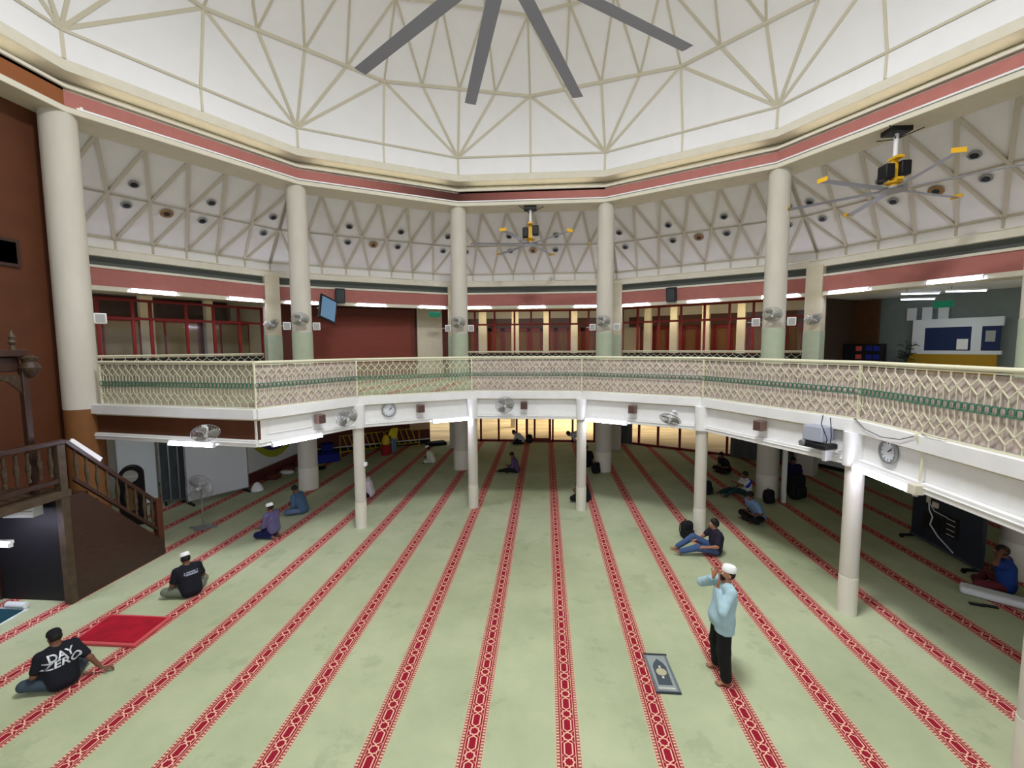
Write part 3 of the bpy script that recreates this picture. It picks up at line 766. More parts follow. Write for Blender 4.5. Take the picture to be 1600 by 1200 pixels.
# projector
p, r = on_bay(5, .86, 3.2, -.22)
t = thing('projector', 'grey projector on a bracket fixed to the right fascia', 'projector', p, r)
MB().b2(-.22, .16, -.16, .16, -.05, .24).build('cover', mat('projector_grey', (165, 170, 184), .5), t, .02)
MB().b2(-.26, .26, -.2, .14, -.17, -.07).build('body', blackm, t, .02)
MB().lathe([(0, -.24), (.05, -.24), (.06, -.19), (0, -.19)], c=(-.18, 0, -.1), axis='y', n=18).build('lens', greym, t)
MB().b2(.1, .16, -.05, .2, -.4, -.02).b2(-.1, .3, .08, .2, -.22, -.18).build('bracket', whitep, t)
cb = MB().path([(.2, -.02, .42), (.27, -.1, .3), (.3, -.12, .1), (.27, -.1, -.1), (.2, -.02, -.18)], .008).path([(.05, 0, .44), (.12, -.14, .3), (.24, -.14, .05), (.2, -.1, -.12)], .008)
cb.build('cable', blackm, t)
# loose cables and pipe on the near fascia
def bp(f, z, off): return on_bay(6, f, z, off)[0]
c = MB().path([bp(.03, 3.66, -.12), bp(.12, 3.52, -.13), bp(.24, 3.46, -.13), bp(.36, 3.5, -.13), bp(.44, 3.6, -.12)], .006)
tag(c.build('hanging_cable', blackm), 'thin dark cable sagging along the near fascia lip', 'cable')
c = MB().path([bp(.42, 3.66, -.05), bp(.455, 3.62, -.12), bp(.46, 3.3, -.03), bp(.465, 2.95, -.06)], .018)
tag(c.build('conduit_pipe', railm), 'cream conduit pipe bent down the near fascia', 'pipe')
c = MB().path([bp(.44, 3.67, -.02), bp(.50, 3.67, -.11), bp(.60, 3.66, -.10)], .014)
tag(c.build('conduit_pipe', railm), 'cream conduit lying on the near gallery lip', 'pipe')
t = thing('junction_box', 'cream junction box under the near fascia end of the tube', 'junction box', bp(.47, 2.86, -.12), 0)
MB().b2(-.07, .07, -.07, .07, -.1, .05).build('box', cream, t, .01); MB().lathe([(0, -.13), (.035, -.13), (.035, -.1), (0, -.1)], n=14).build('socket', greyp, t)
o = MB().b2(-.04, .04, -.05, .05, -.05, .05).build('small_box', whitep, None, .01); o.location = (-5.08+.18, 11.67-.03, 1.78); tag(o, 'tiny white box on the side of a slim column', 'box')
# upper black things: hanging tv, dark speakers, exit signs
P = side(14.9, 120, (.265-.5)*HS, 6.55, -.75)
t = thing('wall_television', 'flat television tilted on an arm beside the shutter', 'television', P, srot(120))
t.rotation_euler = (rad(-10), rad(18), srot(120)+.65)
MB().b2(-.42, .42, -.04, .04, -.52, .52).build('casing', blackm, t, .01); MB().b2(-.36, .36, -.047, -.041, -.44, .44).build('screen', screen, t)
MB().path([(0, .04, 0), (-.35, .2, -.05)], .03).build('arm', greym, t)
for a, f_, l in ((120, .335, 'black hanging loudspeaker left of the shutter tubes'), (60, .335, 'black loudspeaker on the rose band of the right window bay')):
    t = thing('black_speaker', l, 'speaker', side(14.9, a, (f_-.5)*HS, 7.18, -.15), srot(a)); t.rotation_euler = (rad(12), 0, srot(a))
    MB().b2(-.19, .19, -.16, .16, -.3, .3).build('cabinet', blackm, t, .01); MB().b2(-.16, .16, -.168, -.16, -.27, .27).build('grille', boardg, t)
def mk_exit():
    t = thing('exit_sign', '', 'sign'); MB().b2(-.28, .28, -.03, .03, -.12, .12).build('body', exitm, t, .005); return t
ex = placer(mk_exit)
ex(side(14.9, 120, (.875-.5)*HS, 6.5), srot(120), 'small green exit sign right of the maroon shutter')
ex(side(15.3, 30, -1.35, 6.38, 2.9), srot(30), 'small green sign hanging inside the upper side room')

# downlights in the aisle ceiling
def mk_dl():
    t = thing('downlight', '', 'downlight'); MB().lathe([(0, -.02), (.10, -.02), (.135, 0), (.14, -.012), (.13, -.03), (.10, -.035), (.075, .0), (0, .0)], n=24).build('ring', greym, t)
    MB().lathe([(0, -.03), (.085, -.034), (0, -.036)], n=20).build('lamp', blackm, t); return t
dl = placer(mk_dl)
def mk_dlb():
    t = thing('brass_downlight', '', 'downlight'); MB().lathe([(0, -.02), (.13, -.02), (.18, 0), (.185, -.012), (.17, -.03), (.1, -.035), (0, .0)], n=24).build('ring', copperm, t)
    MB().lathe([(0, -.03), (.085, -.038), (0, -.04)], n=20).build('lamp', blackm, t); return t
dlb = placer(mk_dlb)
sl = math.atan2(ZI-ZO, (RO-RI)*C15)
for a in (150, 120, 90, 60, 30):
    for s, t_ in ((-3, .34), (-3, .57), (-1, .34), (-1, .57), (1, .34), (1, .57), (3, .34), (3, .57), (0, .57)):
        p = side(RI, a, s, ZI-.045+(ZO-ZI)*t_, (RO-RI)*C15*t_)
        (dlb if s == 0 else dl)(p, (-sl, 0, srot(a)), ('brass ringed downlight in the sloping ceiling of the ' if s == 0 else 'dark round downlight in the sloping ceiling of the ')+NM[a], ('' if s == 0 else 'downlights over the '+NM[a]) or None)

# ------------------------------------------------------------ big ceiling fans
bladem = mat('fan_blade_grey', (150, 153, 166), .4)
def ceiling_fan(loc, R, nb, ph, label, ztop, yellow_tip=True, bladew=.17):
    t = thing('ceiling_fan', label, 'fan', loc)
    MB().lathe([(0, -.02), (.28, -.02), (.30, .0), (.28, .05), (0, .06)], n=32).build('hub', greym, t)
    MB().lathe([(0, .06), (.10, .06), (.10, .14), (.17, .16), (.19, .2), (0, .2)], n=24).build('collar', yellow, t)
    MB().b2(-.07, .07, -.24, .24, .2, .26).b2(-.07, .07, -.03, .03, .2, .78).b2(-.09, .09, -.2, .12, .74, .80).build('yoke', yellow, t)
    MB().b2(-.30, -.08, -.16, .16, .26, .62).b2(.08, .32, -.14, .14, .34, .7).build('motor', blackm, t, .03)
    MB().tube((0, 0, .78), (0, 0, ztop-loc[2]-.05), .05, n=16).build('down_rod', whitep, t)
    MB().b2(-.24, .24, -.2, .2, ztop-loc[2]-.12, ztop-loc[2]).build('ceiling_plate', blackm, t)
    w_ = MB()
    for k in range(3):
        an = rad(100+120*k); w_.path([(0, 0, ztop-loc[2]-.25), (.55*math.cos(an), .55*math.sin(an), ztop-loc[2]-.06)], .012, 6)
    w_.build('guy_wire', blackm, t)
    for k in range(nb):
        an = rad(ph+360/nb*k); c, s = math.cos(an), math.sin(an)
        prof = [(-bladew/2, -.02), (-bladew*.2, .012), (bladew*.3, .018), (bladew/2, .008), (bladew*.2, -.006)]
        pts = []
        for r_ in (.26, R):
            for u, z in prof: pts.append((c*r_-s*u, s*r_+c*u, z+.02))
        n = len(prof)
        b = MB().add(pts, [tuple(range(n)), tuple(range(n, 2*n))[::-1]]+[(i, (i+1) % n, n+(i+1) % n, n+i) for i in range(n)])
        ob = b.build('blade', bladem, t)
        if yellow_tip:
            MB().bar((c*(R+.01)-s*-.13, s*(R+.01)+c*-.13, .04), (c*(R+.01)-s*.13, s*(R+.01)+c*.13, .04), .02, .10).build('winglet', yellow, ob)
    return t
x, y = V(10.66, 90); ceiling_fan((-.58, 17.75, 8.92), 2.3, 6, 8, 'six bladed ceiling fan with yellow motor yoke over the middle bay', 10.34)
ceiling_fan((8.78, 12.35, 8.85), 2.3, 6, 20, 'six bladed ceiling fan with yellow motor yoke at upper right', 10.34)
ceiling_fan((-.62, 7.09, 10.70), 4.1, 10, 34.5, 'huge grey ten bladed fan hanging under the dome centre', 16.9, yellow_tip=False, bladew=.26)

# ------------------------------------------------------------ pulpit (minbar) at the left
t = thing('pulpit', 'dark carved wooden stepped pulpit with balustrades at the left', 'pulpit', (0, 0, 0))
X0, X1 = -10.8, -9.22
MB().prismx([(7.70, 0), (9.80, 0), (9.80, .32), (8.05, 2.12), (7.70, 2.12)], X1-.05, X1+.03).build('side_panel', wood, t)
MB().prismx([(7.70, 0), (9.80, 0), (9.80, .32), (8.05, 2.12), (7.70, 2.12)], X0-.05, X0+.03).build('side_panel', wood, t)
st = MB()
for k in range(9): st.b2(X0, X1-.05, 8.0+k*.2, 8.2+k*.2, 0, 2.08-k*.225)
st.build('steps', wood, t)
MB().b2(X0, X1-.06, 7.74, 7.80, 0, 2.1).build('shaded_front', blackm, t)  # black colour stands in for the shade beneath the landing
MB().b2(X1-.09, X1+.05, 7.62, 7.76, 0, 2.15).build('corner_post', woodl, t, .01)
MB().b2(X1-.09, X1+.05, 7.62, 7.76, 2.24, 3.20).build('upper_post', woodl, t, .01)
MB().b2(X0, X1+.06, 5.9, 7.80, 2.12, 2.26).build('landing', woodl, t, .01)
MB().b2(X1-.06, X1+.06, 5.9, 7.78, 3.14, 3.24).build('handrail', wood, t, .02)
MB().b2(X1-.05, X1+.03, 5.9, 7.70, 2.42, 2.5).build('lower_rail', wood, t)
hr = MB().bar((X1, 7.78, 3.20), (X1-.05, 9.75, 1.28), .09, .08); hr.build('stair_rail', wood, t, .01)
MB().bar((X1, 7.9, 2.42), (X1-.05, 9.75, .60), .07, .06).build('stair_lower_rail', wood, t)
MB().b2(X1-.12, X1+.02, 9.68, 9.82, 0, 1.38).build('newel_post', mat('red_wood', (80, 44, 30), .4), t, .01)
MB().bar((X1+.01, 7.9, 3.18), (X1-.0, 8.45, 2.66), .05, .09).build('white_strip', whitep, t)
bal_prof = [(0, 0), (.03, 0), (.03, .05), (.018, .08), (.038, .2), (.042, .28), (.02, .42), (.028, .5), (.028, .55), (0, .55)]
for k in range(9): MB().lathe(bal_prof, c=(X1, 7.52-k*.18, 2.56), n=10).build('baluster', woodd, t)
for k in range(9):
    y = 7.98+k*.2; z = 2.42-(y-7.9)*.984
    MB().lathe([(r, zz*1.2) for r, zz in bal_prof], c=(X1-.02, y, z+.03), n=10).build('baluster', woodl if k < 4 else woodd, t)
# canopy
cp = MB().b2(-10.6, -9.45, 6.4, 7.52, 4.82, 4.95).b2(-10.5, -9.55, 6.5, 7.45, 4.55, 4.82)
cp.build('canopy', wood, t, .02)
MB().b2(-9.56, -9.46, 7.40, 7.5, 2.26, 4.6).build('canopy_post', wood, t, .01); MB().b2(-9.56, -9.46, 6.42, 6.52, 2.26, 4.6).build('canopy_post', wood, t, .01)
MB().lathe([(0, 0), (.04, 0), (.13, -.06), (.10, -.14), (.15, -.24), (.10, -.34), (.04, -.42), (0, -.44)], c=(-9.45, 7.52, 4.86), n=16).build('carved_pendant', woodd, t)
MB().lathe([(0, 0), (.05, 0), (.03, .08), (.06, .13), (.03, .18), (.05, .23), (.01, .34), (0, .36)], c=(-9.58, 7.38, 4.95), n=16).build('finial', woodl, t)
MB().prismx([(7.45, 4.5), (7.45, 3.9), (7.38, 4.2), (7.2, 4.38), (7.0, 4.45), (6.5, 4.5)], -9.54, -9.50).build('bracket_arch', woodd, t)
# things on and under the pulpit
o = tube((-10.1, 7.0, 1.52), .0, 'fluorescent tube glowing under the pulpit landing at the left edge', None); o['group'] = ''; del o['group']
MB().tube((-.3, 0, .03), (-.3, 0, .6), .01, n=6).build('hanger', greym, o)
t = thing('white_carton', 'white carton tucked beneath the pulpit landing', 'carton', (-9.85, 7.5, 1.93), .1); MB().b2(-.28, .28, -.1, .1, -.12, .12).build('box', boardw, t, .01); MB().b2(-.28, .28, -.104, -.1, -.01, .01).build('tape', greyp, t)
o = MB().lathe([(0, -.22), (.06, -.2), (.05, 0), (.06, .2), (0, .22)], axis='x', n=14).build('floor_roll', boardw); o.location = (-10.1, 7.45, .07); tag(o, 'white roll lying on the carpet before the pulpit', 'roll')
t = thing('microphone_stand', 'microphone on a dark stand on the pulpit landing', 'microphone', (-9.9, 7.0, 2.26)); MB().tube((0, 0, 0), (0, 0, 1.05), .012).build('pole', blackm, t); MB().lathe([(0, 0), (.1, 0), (.1, .02), (0, .03)], n=16).build('base', blackm, t); MB().tube((0, 0, 1.05), (.12, .1, 1.12), .02, .028).build('head', greyp, t)
# plant-like ornament behind the rail
# arched black case (grandfather clock) near the boards
t = thing('floor_clock', 'black arched standing clock with pale round dial', 'clock', (-11.6, 11.45, 0), rad(38))
pr = [(-.27, 0), (.27, 0), (.27, 1.42)]+[(.27*math.cos(rad(k)), 1.42+.27*math.sin(rad(k))) for k in range(15, 180, 15)]+[(-.27, 1.42)]
MB().prismy(pr, -.15, .15).build('case', blackm, t, .01); MB().lathe([(0, -.17), (.17, -.17), (.17, -.15), (0, -.15)], c=(0, 0, 1.42), axis='y', n=28).build('dial', mat('clock_dial', (190, 190, 175), .4), t)
MB().bar((-.15, -.175, 1.42), (.15, -.175, 1.42), .01, .02).build('hands', whitep, t); MB().b2(-.12, .12, -.165, -.15, .45, 1.1).build('pendulum_window', copperm, t)
# ------------------------------------------------------------ boards under the left gallery
def board(x0, y0, x1, y1, z0, z1, m, label, name='partition_board', feet=True):
    d = Vector((x1-x0, y1-y0)); L = d.length
    t = thing(name, label, 'board', (x0, y0, 0), math.atan2(d.y, d.x))
    MB().b2(.0, L, -.02, .02, z0, z1).build('panel', m, t)
    MB().b2(0, .03, -.03, .03, z0, z1).b2(L-.03, L, -.03, .03, z0, z1).b2(0, L, -.03, .03, z1-.03, z1).b2(0, L, -.03, .03, z0, z0+.03).build('frame', greym, t)
    if feet:
        for x in (.1, L-.1): MB().b2(x-.03, x+.03, -.28, .28, .0, .06).b2(x-.015, x+.015, -.02, .02, .05, z0+.02).build('foot', blackm, t)
    return t
board(-13.2, 12.55, -12.35, 13.1, .05, 2.75, boardw, 'pale grey board standing behind the arched black clock')
for k in range(4):
    board(-12.2+k*.22, 13.0+k*.1, -12.2+k*.22+.45, 13.45+k*.12, .08, 2.25, boardg, 'dark folded partition leaf, '+('first', 'second', 'third', 'fourth')[k]+' from the left among four', 'folded_partition', feet=(k == 0))
board(-11.3, 12.95, -10.35, 14.55, .10, 2.1, boardw, 'large white movable board behind the pedestal fan')
t = board(-10.68, 14.78, -10.62, 19.18, .42, 2.7, boardw, 'long white banner board with green and purple swoosh', 'banner_board', feet=False)
MB().b2(0, 4.4, -.025, .025, 0, .42).build('base_cloth', maroon2, t)
sw = MB()
pts = [(u, 2.0-1.32*math.sin(PI*min(1, u/3.8))**.8) for u in [i*.2 for i in range(0, 20)]]
for (a, za), (b, zb) in zip(pts, pts[1:]): sw.add([(a, -.035, za), (b, -.035, zb), (b, -.035, min(2.65, zb+.28)), (a, -.035, min(2.65, za+.28))], [(0, 1, 2, 3)])
sw.build('green_swoosh', mat('lime', (160, 170, 50), .7), t)
sw = MB()
for (a, za), (b, zb) in zip(pts[2:], pts[3:]): sw.add([(a, -.033, min(2.66, za+.28)), (b, -.033, min(2.66, zb+.28)), (b, -.033, 2.67), (a, -.033, 2.67)], [(0, 1, 2, 3)])
sw.build('purple_field', mat('purple_print', (72, 60, 120), .7, noise=.5, nscale=2), t)
o = MB().lathe([(0, 0), (.2, 0), (.17, .12), (.08, .26), (0, .3)], n=18).build('white_cloth_heap', white); o.location = (-10.05, 14.55, 0); tag(o, 'small white cloth heap on the carpet beside the white board', 'cloth')
o = MB().b2(0, .5, -.3, .3, 0, .55).build('blue_crate', blue, None, .03); o.location = (-10.3, 19.55, 0); o.rotation_euler = (0, 0, .5); tag(o, 'blue covered crate at the far end of the long banner board', 'crate')
o = MB().b2(0, .9, -.3, .3, 0, .38).build('blue_cloth_pile', blue, None, .06); o.location = (-9.85, 18.3, 0); o.rotation_euler = (0, 0, .6); tag(o, 'bright blue cloth pile at the end of the yellow barriers', 'cloth')
o = MB().b2(-.3, .3, -.15, .15, 0, .1).build('folded_cloth', blackf, None, .03); o.location = (-9.3, 17.3, 0); tag(o, 'black folded cloth on the carpet left of the tall column', 'cloth')
# red seats / low bench before the banner
for k in range(3):
    o = MB().b2(-.22, .22, -.2, .2, 0, .2).build('floor_cushion', maroon2, None, .05); o.location = (-10.3, 15.9+k*.95, 0); o.rotation_euler = (0, 0, .2*k); tag(o, ('dark maroon cushion beside the white cloth heap', 'dark maroon cushion in the middle under the banner', 'dark maroon cushion at the far end under the banner')[k], 'cushion')
o = MB().b2(-.25, .25, -.13, .13, 0, .12).build('white_bag', white, None, .05); o.location = (-10.2, 16.6, 0); tag(o, 'small white bag on the carpet under the banner', 'bag')
# yellow barriers
def barrier(x0, y0, x1, y1, label, n):
    d = Vector((x1-x0, y1-y0)); L = d.length
    t = thing('crowd_barrier', label, 'barrier', (x0, y0, 0), math.atan2(d.y, d.x), 'yellow barriers along the maroon wall')
    MB().tube((0, 0, .95), (L, 0, .95), .018, n=6).tube((0, 0, .22), (L, 0, .22), .018, n=6).tube((0, 0, .22), (0, 0, .95), .018, n=6).tube((L, 0, .22), (L, 0, .95), .018, n=6).build('frame', yellowb, t)
    for k in range(1, n): MB().bar((L*k/n-.12, 0, .95), (L*k/n+.12, 0, .22), .06, .03).build('slat', yellowb, t)
    MB().b2(-.02, .02, -.25, .25, 0, .04).b2(-.02, .02, -.02, .02, 0, .25).build('foot', yellowb, t); MB().b2(L-.02, L+.02, -.25, .25, 0, .04).b2(L-.02, L+.02, -.02, .02, 0, .25).build('foot', yellowb, t)
barrier(-9.3, 19.35, -7.7, 20.55, 'yellow crowd barrier left of the standing person in yellow', 8)
barrier(-7.65, 20.6, -6.3, 21.65, 'yellow crowd barrier right of the standing person in yellow', 6)
t = thing('red_bin', 'red cloth bundle with yellow top beside the barriers', 'bundle', (-7.35, 19.85, 0)); MB().lathe([(0, 0), (.2, 0), (.24, .2), (.18, .5), (0, .55)], n=16).build('bundle', mat('red_cloth', (150, 24, 30), .8), t, 0); MB().lathe([(0, .5), (.17, .5), (.19, .7), (.1, .92), (0, .95)], n=16).build('top', yellowb, t)
o = MB().b2(-.5, .5, -.3, .3, 0, .16).build('rolled_carpets', blackf, None, .05); o.location = (-5.55, 22.05, 0); o.rotation_euler = (0, 0, .5); tag(o, 'dark rolled carpet heap right of the yellow barriers', 'carpet roll')
o = MB().b2(-.5, .5, -.02, .02, .75, 1.75).build('notice_board', mat('light_board', (206, 168, 136), .6), None, .01); o.location = side(RW, 120, 2.45, 0, -.04); o.rotation_euler = (0, 0, srot(120)); tag(o, 'pale wall board beside the dark end of the maroon wall', 'board')
# shoe rack on the gallery
for k in range(7):
    o = MB().b2(-.06, .06, -.13, .13, 0, .10).build('shoe', blackm, None, .03); p = side(14.6, 120, -.9+k*.24, ZD, 0); o.location = p; o.rotation_euler = (0, 0, srot(120)); tag(o, 'black shoe in the row on the gallery carpet', 'shoe', 'shoes in a row on the gallery')
# ------------------------------------------------------------ side-room furniture
def rt(s, y, z): return side(15.3, 30, s, z, y)
t = thing('notice_board', 'wide dark blue notice board in white frame in the upper side room', 'board', rt(0, 4.9, 0), srot(30))
MB().b2(-2.6, -1.22, 0, .06, 4.72, 5.62).build('felt', bluep, t); MB().b2(-3.0, -2.6, -.02, .1, 4.58, 5.95).b2(-2.6, -.4, -.02, .1, 5.62, 5.95).b2(-2.6, -.4, -.02, .1, 4.58, 4.72).b2(-1.22, -.94, -.02, .1, 4.72, 5.62).build('frame', boardw, t)
MB().b2(-1.62, -1.3, -.012, 0, 4.76, 5.16).build('paper', white, t); MB().b2(-.94, -.46, 0, .06, 4.72, 5.62).build('small_felt', bluep, t); MB().b2(-.84, -.58, -.012, 0, 5.05, 5.45).build('notice', greyp, t)
MB().b2(-3.15, -.5, -.03, .09, 3.6, 4.58).build('yellow_base', mat('mustard', (172, 134, 30), .7), t)
t = thing('stacked_crates', 'dark shelf with red and blue items below the brown wall', 'shelf', rt(-4.36, 4.0, 0), srot(30))
MB().b2(-.72, .72, 0, .4, 3.6, 5.0).build('cabinet', blackm, t)
for k, (s, z, m_) in enumerate(((-.1, 4.8, rugedge), (.28, 4.8, blue), (.56, 4.8, blue), (-.1, 4.45, rugedge), (.28, 4.45, blue), (.56, 4.45, blue))): MB().b2(s-.11, s+.11, -.02, .02, z-.1, z+.1).build('label_panel', m_, t)
t = thing('potted_plant', 'dark leafy potted plant beside the notice board', 'plant', rt(-2.9, 4.25, 3.6), 0)
MB().lathe([(0, 0), (.14, 0), (.2, .35), (0, .35)], n=16).build('pot', greyp, t)
lf = MB()
for k in range(60):
    an = random.uniform(0, 2*PI); h_ = random.uniform(.5, 1.5); r_ = random.uniform(.1, .42); c, s = math.cos(an), math.sin(an)
    lf.add([(c*r_*.3, s*r_*.3, h_-.1), (c*r_-s*.06, s*r_+c*.06, h_), (c*(r_+.15), s*(r_+.15), h_-.08), (c*r_+s*.06, s*r_-c*.06, h_)], [(0, 1, 2, 3)])
lf.tube((0, 0, .3), (0, 0, 1.3), .015).build('foliage', mat('leaf', (50, 66, 50), .6), t)
o2 = placer(lambda: (lambda t: (MB().tube((-.55, 0, 0), (.55, 0, 0), .02, n=8).build('tube', tubeb_m, t), MB().b2(-.58, .58, -.03, .03, .02, .07).build('batten', whitep, t), MB().tube((-.4, 0, .05), (-.4, 0, .26), .012).build('hanger', greym, t), t)[3])(thing('room_light', '', 'light')))
for k, (s, y, l) in enumerate(((-1.5, 1.6, 'left short tube light inside the upper side room'), (-.5, 2.1, 'right short tube light inside the upper side room'), (-2.5, 3.9, 'farthest tube light inside the upper side room'))):
    o2(rt(s, y, 6.7), srot(30)+.9, l, 'tube lights inside the side room')
for k, (s, z) in enumerate(((-3.15, 5.8), (-2.65, 5.8), (-2.15, 5.8))):
    o = MB().b2(-.16, .16, -.02, .02, -.25, .25).build('wall_poster', boardw); o.location = rt(s, 5.1, z+.4); o.rotation_euler = (0, 0, srot(30)); tag(o, ('leftmost', 'middle', 'rightmost')[k]+' small pale poster above the blue notice board', 'poster')
P = V(13.3, 22, ZD); 
# speaker cabinet in the right lower aisle: rolling rack board
t = thing('rolling_screen', 'dark wheeled display screen seen from behind with cables', 'screen', (9.46, 11.9, 0), math.atan2(9.78-11.94, 9.36-9.49))
LW = 1.98
MB().b2(.0, LW, -.04, .04, .12, 1.45).build('panel', mat('screen_back', (36, 42, 54), .5, noise=.1), t, .01)
MB().b2(.0, LW, -.07, .07, .10, .16).build('base_rail', boardg, t)
for x in (.05, LW-.08): MB().b2(x-.03, x+.03, -.3, .3, .05, .1).build('foot', blackm, t); MB().lathe([(0, -.02), (.05, -.02), (.05, .02), (0, .02)], c=(x, -.28, .05), axis='x', n=14).build('wheel', blackm, t); MB().lathe([(0, -.02), (.05, -.02), (.05, .02), (0, .02)], c=(x, .28, .05), axis='x', n=14).build('wheel', blackm, t)
MB().path([(.55, -.07, 1.15), (.62, -.1, .95), (.72, -.09, .8), (.66, -.09, .6), (.9, -.08, .4), (1.35, -.08, .2)], .014).build('cable', boardw, t)
MB().path([(.58, -.07, 1.1), (.8, -.12, .98), (1.15, -.1, .95)], .01).build('cable', boardw, t)
MB().b2(.5, .58, -.1, -.04, 1.1, 1.25).build('socket', cream, t, .01); MB().b2(.68, .82, -.1, -.04, 1.05, 1.18).build('socket', cream, t, .01)
MB().b2(.95, 1.4, -.06, -.04, .5, 1.0).b2(.4, .9, -.06, -.04, .45, .85).build('port_panel', blackm, t)
mk = MB()
for k in range(4): mk.b2(1.1, 1.32, -.065, -.058, .55+k*.12, .565+k*.12)
mk.build('vent_slot', boardw, t)
# leaning thing behind E column: white curtain strip and dark post
o = MB().b2(-.06, .06, -.06, .06, 0, 2.75).build('white_post', white, None, .02); o.location = (7.5, 14.33, 0); tag(o, 'narrow white post right behind the rightmost tall column', 'post')
t = thing('luggage_heap', 'heap of dark bags along the white wall at right', 'bags', (12.2, 18.0, 0), srot(30)); MB().b2(-1.0, 1.0, -.25, .2, 0, .35).build('bags', blackf, t, .1); MB().b2(-.7, .3, -.2, .15, .33, .6).build('folded_sheets', boardg, t, .05); MB().b2(-1.5, -1.1, -.2, .1, 0, .1).build('paper', white, t)

# ------------------------------------------------------------ rugs
def rug(pts, z, label, name, m_, cat='rug', inner=None):
    cx = sum(p[0] for p in pts)/4; cy = sum(p[1] for p in pts)/4
    t = thing(name, label, cat, (cx, cy, 0)); q = [(x-cx, y-cy) for x, y in pts]
    return t, q
t, q = rug([(-8.06, 7.33), (-6.84, 7.33), (-6.79, 6.53), (-7.95, 6.53)], .07, 'thick crimson rug with pink border lying folded on the carpet', 'red_rug', rugred)
MB().prism([(x, y) for x, y in q], .0, .05).build('border', rugedge, t, .01); MB().prism([(x*.9, y*.86) for x, y in q], .048, .06).build('pile', rugred, t)
t, q = rug([(1.57, 6.94), (1.93, 6.94), (1.95, 6.13), (1.60, 6.15)], .02, 'grey prayer mat with arch and round medallion beside the standing man', 'prayer_mat', greyp, 'mat')
MB().prism(q, 0, .010).build('mat', mat('mat_grey', (108, 118, 122), .9, noise=.1, nscale=20), t)
MB().prism([(x*.78, y*.9) for x, y in q], .009, .013).build('field', mat('mat_field', (150, 158, 158), .9), t)
arch = [(-.10, -.26), (.10, -.26), (.10, .12), (.07, .2), (.0, .29), (-.07, .2), (-.10, .12)]
MB().prism(arch, .012, .016).build('arch', mat('mat_dark', (74, 84, 92), .9), t)
MB().lathe([(0, .016), (.078, .016), (.078, .021), (0, .021)], n=28).build('medallion', mat('mat_gold', (186, 180, 150), .9, noise=.2, nscale=60), t)
MB().b2(-.015, .015, .09, .13, .012, .02).b2(-.015, .015, -.13, -.09, .012, .02).b2(-.12, .12, -.33, -.31, .012, .015).build('ornament', cream, t)
MB().b2(-.18, .18, .385, .42, 0, .012).b2(-.175, .175, -.42, -.385, 0, .012).build('fringe', mat('mat_fringe', (44, 50, 56), .9), t)
t, q = rug([(-11.1, 7.44), (-9.85, 7.44), (-9.77, 6.85), (-11.0, 6.85)], .02, 'dark teal mat with pale border at the left edge', 'teal_mat', blue, 'mat')
MB().prism(q, 0, .012).build('border', boardw, t); MB().prism([(x*.93, y*.84) for x, y in q], .011, .018).build('pile', mat('teal', (20, 62, 72), .9, noise=.2), t)

# pedestal fan
t = thing('pedestal_fan', 'grey pedestal fan standing on the carpet before the white board', 'fan', (-9.46, 11.34, 0), .15)
MB().lathe([(0, 0), (.22, 0), (.24, .02), (.05, .05), (0, .05)], n=24).b2(-.36, .36, -.03, .03, .0, .03).build('base', greym, t); MB().tube((0, 0, .03), (0, 0, 1.02), .02).build('pole', greym, t)
h = bpy.data.objects.new('fan_head', None); COL.objects.link(h); h.parent = t; h.location = (0, -.06, 1.14)
fan_head(h, R=.36, spokes=36); 
MB().tube((0, .05, -.13), (0, .08, 0), .025).build('neck', greym, h)

# ------------------------------------------------------------ implicit bodies
def surf_nets(F, org, h):
    nx, ny, nz = F.shape; ins = F < 0
    c = np.zeros((nx-1, ny-1, nz-1), int)
    for dx in (0, 1):
        for dy in (0, 1):
            for dz in (0, 1): c += ins[dx:nx-1+dx, dy:ny-1+dy, dz:nz-1+dz]
    act = (c > 0) & (c < 8); idx = -np.ones(act.shape, int); ii = np.argwhere(act); idx[act] = np.arange(len(ii))
    acc = np.zeros((len(ii), 3)); cnt = np.zeros(len(ii))
    cs = [(a, b, c_) for a in (0, 1) for b in (0, 1) for c_ in (0, 1)]
    for p in cs:
        for ax in range(3):
            if p[ax]: continue
            q = list(p); q[ax] = 1
            fa = F[ii[:, 0]+p[0], ii[:, 1]+p[1], ii[:, 2]+p[2]]; fb = F[ii[:, 0]+q[0], ii[:, 1]+q[1], ii[:, 2]+q[2]]
            s = (fa < 0) != (fb < 0); t = np.where(s, fa/np.where(s, fa-fb, 1), 0)
            P = np.tile(np.array(p, float), (len(ii), 1)); P[:, ax] = t
            acc += P*s[:, None]; cnt += s
    vs = (ii+acc/cnt[:, None])*h+np.array(org)
    faces = []
    for ax in range(3):
        sl0 = [slice(None)]*3; sl1 = [slice(None)]*3; sl0[ax] = slice(0, -1); sl1[ax] = slice(1, None)
        A, B = ins[tuple(sl0)], ins[tuple(sl1)]; e = np.argwhere(A != B)
        o1, o2 = [(1, 2), (2, 0), (0, 1)][ax]
        ok = (e[:, o1] > 0) & (e[:, o2] > 0) & (e[:, o1] < F.shape[o1]-1) & (e[:, o2] < F.shape[o2]-1); e = e[ok]
        def g(a, b):
            q = e.copy(); q[:, o1] += a; q[:, o2] += b; return idx[q[:, 0], q[:, 1], q[:, 2]]
        quad = np.stack([g(-1, -1), g(0, -1), g(0, 0), g(-1, 0)], 1); flip = ~A[e[:, 0], e[:, 1], e[:, 2]]
        quad[flip] = quad[flip][:, ::-1]; faces.append(quad)
    return vs, np.concatenate(faces)
